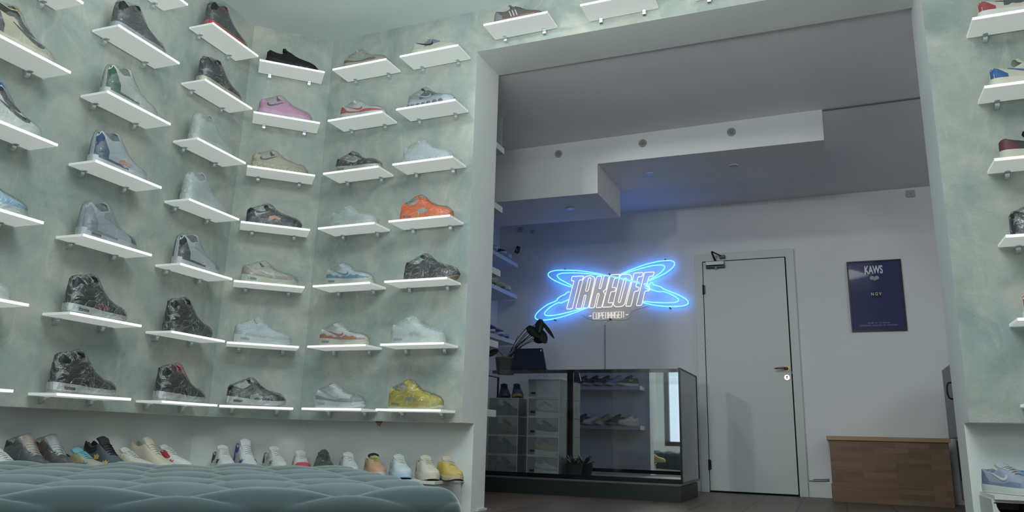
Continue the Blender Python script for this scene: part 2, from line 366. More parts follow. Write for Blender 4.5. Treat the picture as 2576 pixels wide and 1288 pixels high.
# baseboards
struct('baseboard_back_room_1', MB().box(XL, 1.86, YB - 0.014, YB, 0, 0.115), WHITEPAINT)
struct('baseboard_back_room_2', MB().box(2.73, 5.2, YB - 0.014, YB, 0, 0.115), WHITEPAINT)
struct('trim_opening_sill', MB().box(1.055, 1.10, T2 - 0.10, T2 + 0.02, 0, 0.012), WHITEPAINT)

# ------------------------------------------------------------------ door
dm = M((196, 200, 198), 0.35)
door = MB().box(1.942, 2.648, YB - 0.03, YB - 0.002, 0.014, 2.016).build('door_1', dm, bevel=0.002); tag(door, kind='structure')
fr = MB(); fr.box(1.868, 1.936, YB - 0.035, YB - 0.001, 0, 2.09); fr.box(2.658, 2.726, YB - 0.035, YB - 0.001, 0, 2.09); fr.box(1.936, 2.658, YB - 0.035, YB - 0.001, 2.022, 2.09)
struct('trim_door_frame', fr, dm, bevel=0.002)
struct('trim_door_gap', MB().box(1.936, 2.658, YB - 0.004, YB - 0.0005, 0, 2.022), M((12, 14, 15), 0.8))
for z in (1.76, 0.225):
    h = MB(); h.tube([(1.939, YB - 0.036, z - 0.045), (1.939, YB - 0.036, z + 0.045)], 0.008, 10); h.box(1.934, 1.958, YB - 0.033, YB - 0.029, z - 0.04, z + 0.04)
    h.build('hinge', M((60, 62, 64), 0.4, 1.0), door)
hd = MB(); hd.prism([(2.616 + 0.026 * math.cos(2 * PI * k / 24), 1.042 + 0.026 * math.sin(2 * PI * k / 24)) for k in range(24)], YB - 0.038, YB - 0.03, axis='y')
hd.tube([(2.616, YB - 0.036, 1.042), (2.616, YB - 0.075, 1.042), (2.606, YB - 0.084, 1.042), (2.58, YB - 0.086, 1.042), (2.54, YB - 0.082, 1.041), (2.515, YB - 0.078, 1.039)], [0.011, 0.010, 0.010, 0.009, 0.007, 0.003], 10)
hd.build('door_handle', M((122, 108, 80), 0.3, 1.0), door, True, angle=0.7)
lk = MB(); lk.prism([(2.612 + 0.025 * math.cos(2 * PI * k / 24), 0.966 + 0.025 * math.sin(2 * PI * k / 24)) for k in range(24)], YB - 0.038, YB - 0.03, axis='y')
lo = lk.build('lock_rosette', M((215, 214, 196), 0.2, 1.0), door, bevel=0.002)
kh = MB(); kh.box(2.609, 2.615, YB - 0.0395, YB - 0.0375, 0.955, 0.972); kh.prism([(2.612 + 0.006 * math.cos(2 * PI * k / 12), 0.974 + 0.006 * math.sin(2 * PI * k / 12)) for k in range(12)], YB - 0.0395, YB - 0.0375, axis='y'); kh.build('keyhole', BLACKM, lo)
st = MB(); st.box(2.6475, 2.657, YB - 0.037, YB - 0.034, 0.995, 1.02); st.build('strike_plate', M((70, 74, 76), .4, .8), door)
cl = thing('door_closer', 'grey hydraulic door closer with folded arm at the top of the white door', 'door closer', (2.06, YB - 0.03, 1.975))
b_ = MB(); b_.box(-0.088, 0.075, -0.05, 0, 0.0, 0.036); b_.build('body', M((148, 152, 156), 0.4, 0.6), cl, bevel=0.004)
b_ = MB(); b_.tube([(-0.088, -0.028, -0.012), (0.08, -0.028, -0.012)], 0.012, 12); b_.build('cylinder', M((92, 98, 102), 0.35, 0.7), cl, True, angle=0.7)
b_ = MB(); b_.tube([(0, -0.03, -0.012), (0, -0.03, -0.03)], [0.016, 0.012], 14); b_.build('spindle_cap', STEEL, cl, True, angle=0.7)
b_ = MB(); b_.tube([(0.0, -0.025, 0.036), (-0.012, -0.07, 0.075), (-0.02, -0.11, 0.108)], 0.009, 8); b_.tube([(-0.02, -0.11, 0.112), (0.05, -0.04, 0.082)], 0.006, 8); b_.build('arm', M((40, 42, 46), 0.4, 0.6), cl, True, angle=0.7)
b_ = MB(); b_.box(0.035, 0.085, -0.045, -0.005, 0.062, 0.09); b_.build('arm_bracket', M((70, 72, 76), 0.4, 0.6), cl, bevel=0.003)
# ------------------------------------------------------------------ sneakers
class Curve:
    def __init__(s, pts):
        s.x = [p[0] for p in pts]; s.y = [p[1] for p in pts]; n = len(pts); d = [(s.y[i + 1] - s.y[i]) / (s.x[i + 1] - s.x[i]) for i in range(n - 1)]
        s.m = [d[0]] + [0 if d[i - 1] * d[i] <= 0 else 2 * d[i - 1] * d[i] / (d[i - 1] + d[i]) for i in range(1, n - 1)] + [d[-1]]
    def __call__(s, t):
        t = min(max(t, s.x[0]), s.x[-1]); i = 0
        while i < len(s.x) - 2 and t > s.x[i + 1]: i += 1
        h = s.x[i + 1] - s.x[i]; u = (t - s.x[i]) / h
        return (s.y[i] * (1 + 2 * u) * (1 - u) ** 2 + s.m[i] * h * u * (1 - u) ** 2 + s.y[i + 1] * u * u * (3 - 2 * u) + s.m[i + 1] * h * u * u * (u - 1))
def sstep(a, b, t):
    u = min(max((t - a) / (b - a), 0), 1); return u * u * (3 - 2 * u)
WID = Curve([(0, .010), (.015, .021), (.06, .031), (.16, .0365), (.32, .037), (.48, .040), (.66, .047), (.78, .0465), (.88, .039), (.95, .028), (.985, .017), (1, .009)])
STYLES = {
 'runner': dict(h=[(0, .090), (.04, .099), (.12, .089), (.25, .081), (.35, .094), (.42, .108), (.5, .098), (.62, .080), (.75, .071), (.86, .064), (.94, .055), (1, .040)],
                s=[(0, .046), (.12, .043), (.35, .037), (.6, .029), (.85, .028), (.95, .032), (1, .036)], b=[(0, .008), (.07, .0005), (.74, .0), (.9, .006), (1, .020)], tz=.131, tt=.335, air=1),
 'ninety': dict(h=[(0, .098), (.04, .108), (.12, .098), (.25, .090), (.35, .108), (.43, .124), (.5, .114), (.62, .091), (.75, .077), (.86, .068), (.94, .058), (1, .041)],
                s=[(0, .048), (.12, .045), (.35, .038), (.6, .030), (.85, .029), (.95, .033), (1, .037)], b=[(0, .008), (.07, .0005), (.74, .0), (.9, .006), (1, .020)], tz=.146, tt=.345, air=1),
 'mid': dict(h=[(0, .140), (.04, .162), (.12, .149), (.24, .133), (.33, .143), (.40, .148), (.48, .130), (.6, .098), (.72, .076), (.86, .061), (.94, .050), (1, .038)],
                s=[(0, .044), (.12, .041), (.35, .037), (.6, .029), (.85, .028), (.95, .031), (1, .036)], b=[(0, .006), (.07, .0005), (.74, .0), (.9, .005), (1, .018)], tz=.184, tt=.325, air=1),
 'high': dict(h=[(0, .140), (.04, .158), (.12, .153), (.24, .148), (.33, .156), (.40, .140), (.48, .120), (.6, .093), (.72, .072), (.86, .059), (.94, .050), (1, .038)],
                s=[(0, .034), (.3, .032), (.6, .028), (.85, .027), (.95, .029), (1, .032)], b=[(0, .003), (.07, .0003), (.76, .0), (.9, .004), (1, .014)], tz=.176, tt=.32, air=0),
 'court': dict(h=[(0, .088), (.04, .097), (.12, .088), (.25, .080), (.35, .092), (.42, .105), (.5, .097), (.62, .077), (.75, .064), (.86, .057), (.94, .049), (1, .037)],
                s=[(0, .032), (.3, .030), (.6, .027), (.85, .026), (.95, .028), (1, .031)], b=[(0, .003), (.07, .0003), (.76, .0), (.9, .004), (1, .013)], tz=.126, tt=.335, air=0),
}
HOOK_O = [(.10, .75), (.03, .55), (0, .30), (.06, .10), (.18, .02), (.35, .12), (.6, .42), (.8, .70), (1, 1)]
HOOK_I = [(.10, .75), (.085, .58), (.09, .45), (.13, .36), (.2, .31), (.34, .37), (.58, .60), (.8, .80), (1, 1)]
class Last:
    def __init__(s, style, L=.30):
        d = STYLES[style]; s.L = L; s.h = Curve(d['h']); s.s = Curve(d['s']); s.b = Curve(d['b']); s.tz = d['tz']; s.tt = d['tt']; s.air = d['air']
        hp = d['h']; hull = [(0, hp[1][1] * .97), (.06, hp[1][1] * 1.02), (s.tt - .05, s.tz * .99), (s.tt + .02, s.tz + .006)]
        hull += [(t, z + .006) for t, z in hp if t > .55]
        s.hf = Curve(hull)
    def section(s, t):
        w = WID(t); b = s.s(t) - .006; H = s.h(t) - b; d = sstep(.02, .05, t) * (1 - sstep(.36, .47, t)); out = []
        for j in range(21):
            k = j if j <= 10 else 20 - j; sg = 1 if j <= 10 else -1
            ph = PI * k / 20; c = math.cos(ph); sn = math.sin(ph)
            cy = w * max(c, 0) ** .58; cz = b + H * sn ** .80
            if k <= 5: a = k / 5; oy = w * (1 - .20 * a ** 1.6); oz = b + H * a
            elif k == 6: oy = w * .72; oz = b + H * 1.01
            elif k == 7: oy = w * .64; oz = b + H * .93
            elif k == 8: oy = w * .60; oz = b + H * .5
            elif k == 9: oy = w * .5; oz = b + .014
            else: oy = 0; oz = b + .010
            out.append((sg * (cy * (1 - d) + oy * d), cz * (1 - d) + oz * d))
        return out, d
    def side(s, t, z, o=0.0):
        """point on the lateral wall at height z, pushed out by o"""
        sec, d = s.section(t); J = 5 if d > .5 else 9; p = sec[0]; q = sec[1]
        for j in range(J):
            p, q = sec[j], sec[j + 1]
            if z <= q[1]: break
        f = 0 if q[1] == p[1] else min(max((z - p[1]) / (q[1] - p[1]), -.3), 1.0)
        y = p[0] + (q[0] - p[0]) * f; zz = p[1] + (q[1] - p[1]) * f
        n = Vector((q[1] - p[1], -(q[0] - p[0])));  n = n.normalized() if n.length > 1e-9 else Vector((1, 0))
        return t * s.L, y + n.x * o, zz + n.y * o
    def patch(s, mb, rows, o=.0014, mi=0):
        """rows: list over t of (t, zlo, zhi); both sides, with turned-in edges"""
        for sg in (1, -1):
            g = []
            def col(t, a, b_, oo, nz):
                pts = [s.side(t, a, -.002)] + [s.side(t, a + (b_ - a) * k / nz, oo) for k in range(nz + 1)] + [s.side(t, b_, -.002)]
                return [(x, sg * y, z) for x, y, z in pts]
            g.append(col(*rows[0], -.002, 4))
            for r in rows: g.append(col(*r, o, 4))
            g.append(col(*rows[-1], -.002, 4))
            mb.grid(g, mi)
        return mb
    def strip(s, mb, O, I, t0, t1, z0, hh, o=.0030, sides=(1, -1)):
        for sg in sides:
            Q = [[(p[0] + (q[0] - p[0]) * k / 4, p[1] + (q[1] - p[1]) * k / 4) for p, q in zip(O, I)] for k in range(5)]
            mid = [[s.side(t0 + (t1 - t0) * u, z0 + hh * v, o) for u, v in row] for row in Q]
            a2 = [s.side(t0 + (t1 - t0) * u, z0 + hh * v, -.001) for u, v in O]; b2 = [s.side(t0 + (t1 - t0) * u, z0 + hh * v, -.001) for u, v in I]
            f = lambda r: [(x, sg * y, z) for x, y, z in r]
            mb.grid([f(a2)] + [f(m_) for m_ in mid] + [f(b2)])
        return mb
    def outline(s, z_frac0, z_frac1, scale0, scale1, n=26):
        """closed slab of the sole between two height fractions"""
        ts = [0] + [.5 - .5 * math.cos(PI * k / n) for k in range(1, n)] + [1]
        def ring(fr, sc):
            up = [(t * s.L + (t - .5) * .006, WID(t) * sc, s.b(t) + (s.s(t) + .002 - s.b(t)) * fr) for t in ts]
            return up + [(x, -y, z) for x, y, z in reversed(up)]
        m_ = (z_frac0 + z_frac1) / 2
        return [ring(z_frac0, scale0), ring(z_frac0 + (z_frac1 - z_frac0) * .15, scale0 * 1.015), ring(m_, (scale0 + scale1) / 2 * 1.03), ring(z_frac1 - (z_frac1 - z_frac0) * .15, scale1 * 1.01), ring(z_frac1, scale1)]
def lerp_rows(pts, lo, n=14):
    c = Curve([(a, b) for a, b in pts]); t0, t1 = pts[0][0], pts[-1][0]
    return [(t0 + (t1 - t0) * k / n, lo(t0 + (t1 - t0) * k / n), c(t0 + (t1 - t0) * k / n)) for k in range(n + 1)]
TS = [0, .008, .022, .04, .065, .10, .14, .18, .23, .28, .33, .37, .41, .45, .50, .56, .62, .68, .74, .80, .85, .90, .94, .97, .99, 1]
def sneaker(sp, label, loc, rz, group, size=1.0):
    """sp: style, up, sole, out, mud, heel, toe, eye, logo, logoflip, tongue, lace, lining, win, stripe, film, emblem, wave, cat"""
    g = sp.get; la = Last(sp['style'], sp.get('L', .30)); L = la.L
    t = thing('sneaker', label, 'shoe', loc, rz, group); t.scale = (size, size, size)
    gl = g('gloss', 0.55)
    m_up = M(sp['up'], gl, nz=.15, nscale=220); lining = M(g('lining', tuple(v * .8 for v in sp['up'])), .9)
    mb = MB(); rings = []; 
    for tt in TS:
        sec, d = la.section(tt); rings.append([(tt * L, y, z) for y, z in sec])
    mb.grid(rings, 0); mb.add(rings[0], [tuple(range(21))]); mb.add(rings[-1], [tuple(range(21))[::-1]])
    mb.mi = []
    for i in range(len(TS) - 1):
        d = la.section((TS[i] + TS[i + 1]) / 2)[1]
        for j in range(20): mb.mi.append(1 if (d > .6 and 6 <= j <= 13) else 0)
    mb.mi += [0, 0]
    mb.build('upper', [m_up, lining], t, True, angle=1.2)
    # soles
    k0 = .24 if la.air else .18
    r = la.outline(k0, 1.0, 1.045, 1.09); mb = MB(); mb.grid(r, 0, True); n = len(r[0]); mb.add(r[0], [tuple(range(n))]); mb.add(r[-1], [tuple(range(n))[::-1]])
    ms = mb.build('midsole', M(sp['sole'], .5), t, True, angle=.8)
    r = la.outline(0, k0, 1.0, 1.05); mb = MB(); mb.grid(r, 0, True); mb.add(r[0], [tuple(range(n))]); mb.add(r[-1], [tuple(range(n))[::-1]])
    mb.build('outsole', M(g('out', sp['sole']), .6), t, True, angle=.8)
    base = lambda q: la.s(q) + .001
    if g('win'):
        mb = MB()
        for sg in (1, -1):
            a = [(q * L - .001, sg * (WID(q) * 1.10 + .0012), la.b(q) + (la.s(q) - la.b(q)) * f) for q in [.11 + .02 * i for i in range(9)] for f in (.44, .72)]
            mb.grid([a[0::2], a[1::2]])
        mb.build('air_window', M(sp['win'], .15), ms)
    if g('stripe'):
        mb = MB()
        for sg in (1, -1):
            qs = [.0 + .055 * i for i in range(11)]
            rows = [[(q * L - .002, sg * (WID(q) * 1.085 + .0016), la.b(q) + (la.s(q) - la.b(q)) * f) for q in qs] for f in (.78, 1.06)]
            mb.grid(rows)
        mb.build('sole_stripe', M(sp['stripe'], .5), ms)
    if g('mud'):
        wv = g('wave', 0)
        pts = [(.02, base(.02) + .022), (.15, base(.15) + .020), (.3, base(.3) + .012), (.48, base(.48) + .013), (.62, base(.62) + .022), (.75, base(.75) + .021), (.88, base(.88) + .016), (.975, base(.97) + .008)]
        rows = lerp_rows(pts, lambda q: base(q) - .004, 46)
        if wv: rows = [(q, a, b + .010 * abs(((q * 6.2 + .2) % 1) * 2 - 1) * (1 - sstep(.72, .86, q)) - .003) for q, a, b in rows]
        la.patch(MB(), rows, .0014).build('mudguard', M(sp['mud'], gl), t, True, angle=1.0)
    if g('heel'):
        hz = la.h(.05)
        rows = [(q, base(q) - .003, base(q) + (hz - base(q)) * f) for q, f in ((.004, .93), (.02, .93), (.05, .92), (.09, .82), (.13, .62), (.17, .42), (.2, .3))]
        la.patch(MB(), rows, .0019).build('heel_counter', M(sp['heel'], gl), t, True, angle=1.0)
    if g('collar'):
        rows = [(q, la.h(q) - .032, la.h(q) - .004) for q in (.006, .03, .06, .1, .15, .2, .25, .3, .34)]
        la.patch(MB(), rows, .0017).build('collar_panel', M(sp['collar'], gl), t, True, angle=1.0)
    if g('eye'):
        rows = [(q, la.h(q) - d_, la.h(q) - .006) for q, d_ in ((.30, .030), (.35, .040), (.40, .044), (.46, .040), (.52, .032), (.58, .022), (.62, .014))]
        la.patch(MB(), rows, .0019).build('eyestay', M(sp['eye'], gl), t, True, angle=1.0)
    if g('toe'):
        mb = MB(); rr = []
        for q in (.80, .805, .84, .88, .92, .95, .975, .99):
            sec, d = la.section(q); o_ = -.002 if q == .80 else .0016
            rr.append([(q * L + (.0008 if q > .98 else 0), y + (o_ if y > 0 else -o_), max(z, base(q) - .004) + o_) for y, z in sec])
        mb.grid(rr); mb.build('toe_cap', M(sp['toe'], gl), t, True, angle=1.0)
    if g('logo'):
        t0, t1, z0, hh = g('logo_at', (.20, .56, .052, .034))
        for sd_ in (1, -1):
            a_, b_ = (t0, t1) if g('flip') else (t1, t0)
            la.strip(MB(), HOOK_O, HOOK_I, a_, b_, z0, hh, .0030, (sd_,)).build('side_logo', M(sp['logo'], .4), t)
    if g('bars'):
        mb = MB()
        for q in (.40, .46, .52): la.strip(mb, [(0, 0), (.5, .5), (1, 1)], [(.4, 0), (.9, .5), (1.4, 1)], q, q - .055, base(q) + .006, .040)
        mb.build('side_stripes', M(sp['bars'], .5), t)
    if g('emblem'):
        mb = MB(); q0, z0 = g('emblem_at', (.60, .050)); O = [(0, 0), (.25, 0), (.5, -.02), (.75, 0), (1, 0)]; I = [(-.1, .85), (.25, .55), (.5, 1.0), (.75, .55), (1.1, .85)]
        for sd_ in (1, -1):
            la.strip(MB(), O, I, q0, q0 + .10, z0, .024, .0028, (sd_,)).build('emblem', M(sp['emblem'], .5), t)
            if g('emblem2'): la.strip(MB(), O, I, q0 - .22, q0 - .12, z0 + .026, .024, .0028, (sd_,)).build('emblem', M(sp['emblem'], .5), t)
    if g('patch'):
        mb = MB(); O = [(0, .1), (.3, 0), (.55, .3), (.8, .05), (1, .2)]; I = [(.05, .7), (.25, .75), (.5, .95), (.8, .6), (1, .5)]
        
        for sd_ in (1, -1): la.strip(MB(), O, I, .38, .60, .038, .030, .0026, (sd_,)).build('side_patch', M(sp['patch'], .5), t)
    if g('pods'):
        mb = MB()
        for q in (.07, .17, .28, .40, .52, .66, .78):
            for sg in (1, -1):
                cx = q * L; cz = la.b(q) + .018; cy = sg * (WID(q) * 1.07); 
                ring = lambda rr, dy: [(cx + rr * math.cos(2 * PI * k / 14), cy + sg * dy, cz + .8 * rr * math.sin(2 * PI * k / 14)) for k in range(14)]
                mb.grid([ring(.016, -.004), ring(.0145, .003), ring(.009, .0055), ring(.0005, .006)], 0, True)
        mb.build('sole_pods', M(sp['pods'], .15), t, True, angle=1.0)
    # tongue and laces
    tc = g('tongue', sp['up']); mb = MB(); rows = []
    path = [(.60, la.h(.60) + .000), (.52, la.h(.52) + .002), (.46, la.h(.46) + .003), (.41, la.h(.41) + .004), (.37, la.tz - .014), (la.tt + .01, la.tz - .004), (la.tt - .005, la.tz)]
    for i, (q, z) in enumerate(path):
        ww = .020 + .0022 * i - (.010 if i == 6 else 0); up = [(q * L, ww * v, z - .006 * v * v + .0) for v in (-1, -.6, -.2, .2, .6, 1)]
        lo = [(q * L - .006 - .001 * i, ww * v, z - .004 - .006 * v * v) for v in (1, .6, .2, -.2, -.6, -1)]
        rows.append(up + lo)
    mb.grid(rows, 0, True); mb.add(rows[0], [tuple(range(12))]); mb.add(rows[-1], [tuple(range(12))[::-1]])
    mb.build('tongue', M(tc, .7), t, True, angle=.9)
    if not g('nolace'):
        mb = MB(); lc = g('lace', tc)
        for i, q in enumerate((.40, .44, .48, .52, .56, .60)):
            z = la.h(q) + .0055; ww = .0265 - .001 * i
            mb.tube([(q * L - .003, -ww, z - .010), (q * L - .001, -ww * .6, z - .002), (q * L, 0, z + .001), (q * L + .003, ww * .6, z - .002), (q * L + .004, ww, z - .010)], .0028, 6)
        mb.build('laces', M(lc, .8), t, True)
    if g('film'):
        seed = Vector((random.random() * 50, random.random() * 50, random.random() * 50)); rr = []
        ts = [-.012] + TS[2:-2] + [1.012]
        for q in ts:
            qq = min(max(q, 0), 1); w_ = WID(qq) * 1.12 + .004 * min(1, qq * 8 + .2); b = la.b(qq) + .004; H = la.hf(qq) * (.86 if q in (ts[0], ts[-1]) else 1) + .003 - b; row = []
            for j in range(17):
                ph = PI * j / 16; c = math.cos(ph); y = w_ * (abs(c) ** .62) * (1 if c > 0 else -1) * (1 - .42 * math.sin(ph) ** 3 * (1 if H > .07 else .4)); z = b + H * math.sin(ph) ** .85
                nn = noise.noise(Vector((q * L * 34, y * 30, z * 30)) + seed) + .5 * noise.noise(Vector((q * L * 80, y * 70, z * 70)) + seed)
                nn = 1 - 2.2 * abs(nn); k = .0026 * nn * math.sin(ph) ** .5
                row.append((q * L + k * .5, y + (k if y > 0 else -k), z + k))
            rr.append(row)
        mb = MB(); mb.grid(rr); mb.add(rr[0], [tuple(range(17))]); mb.add(rr[-1], [tuple(range(17))[::-1]])
        mb.build('plastic_wrap', {1: FILM, 2: FILMCLEAR, 3: FILMHAZY}[sp['film']], t, True)
    return t

# ------------------------------------------------------------------ glowing display shelves
DEP, GAP = .1723, .012
def shelf(label, loc, rz, group):
    t = thing('display_shelf', label, 'shelf', loc, rz, group)
    MB().box(-.2, .2, -(GAP + DEP) + .003, -GAP, -.006, .006).build('panel', SHELFGLOW, t, bevel=.0012)
    mb = MB(); mb.box(-.2, .2, -(GAP + DEP), -(GAP + DEP) + .003, -.006, .006); mb.build('lit_edge', EDGEGLOW, t)
    for x in (-.128, .122):
        mb = MB()
        tabs = [(x - .011, 0), (x + .011, 0), (x + .011, -.036)] + [(x + .011 * math.cos(a), -.036 - .011 * math.sin(a)) for a in [PI * k / 8 for k in range(1, 8)]] + [(x - .011, -.036)]
        mb.prism(tabs, -.0115, -.0065)
        drop = [(-.0, -.0115), (-.024, -.0115), (-.025, -.02), (-.022, -.03), (-.012, -.036), (0, -.038)]
        mb.prism(drop, x - .009, x + .009, axis='x')
        mb.box(x - .009, x + .009, -.0118, 0, -.0115, .0115); mb.box(x - .009, x + .009, -.022, -.002, .0065, .0095)
        mb.build('clip', CHROME, t, True, angle=.6)
    return t
ROWZ = [2.6575, 2.3057, 1.954, 1.6036, 1.2465, .888, .5332]
ang = {'C': 0.0, 'B': math.atan2(-tB.y, -tB.x), 'A': math.atan2(-tA.y, -tA.x)}
org = {'C': O2, 'B': O2, 'A': oA}; tdir = {'C': Vector((-1, 0)), 'B': tB, 'A': tA}; ndir = {'C': nC, 'B': nB, 'A': nA}
COLS = {('A', 1): 1.5382, ('A', 2): .9387, ('A', 3): .3432, ('B', 0): .2548, ('C', 1): -.3571, ('C', 2): -.8541}
W_, BLK, GRY, LG, CR = (212, 214, 212), (30, 33, 36), (120, 124, 128), (168, 172, 176), (196, 188, 166)
def wrapblack(**k):
    d = dict(style='mid', up=(28, 32, 35), sole=(200, 204, 204), out=(150, 155, 158), film=2, gloss=.35, tongue=(30, 33, 36), mud=(34, 38, 41)); d.update(k); return d
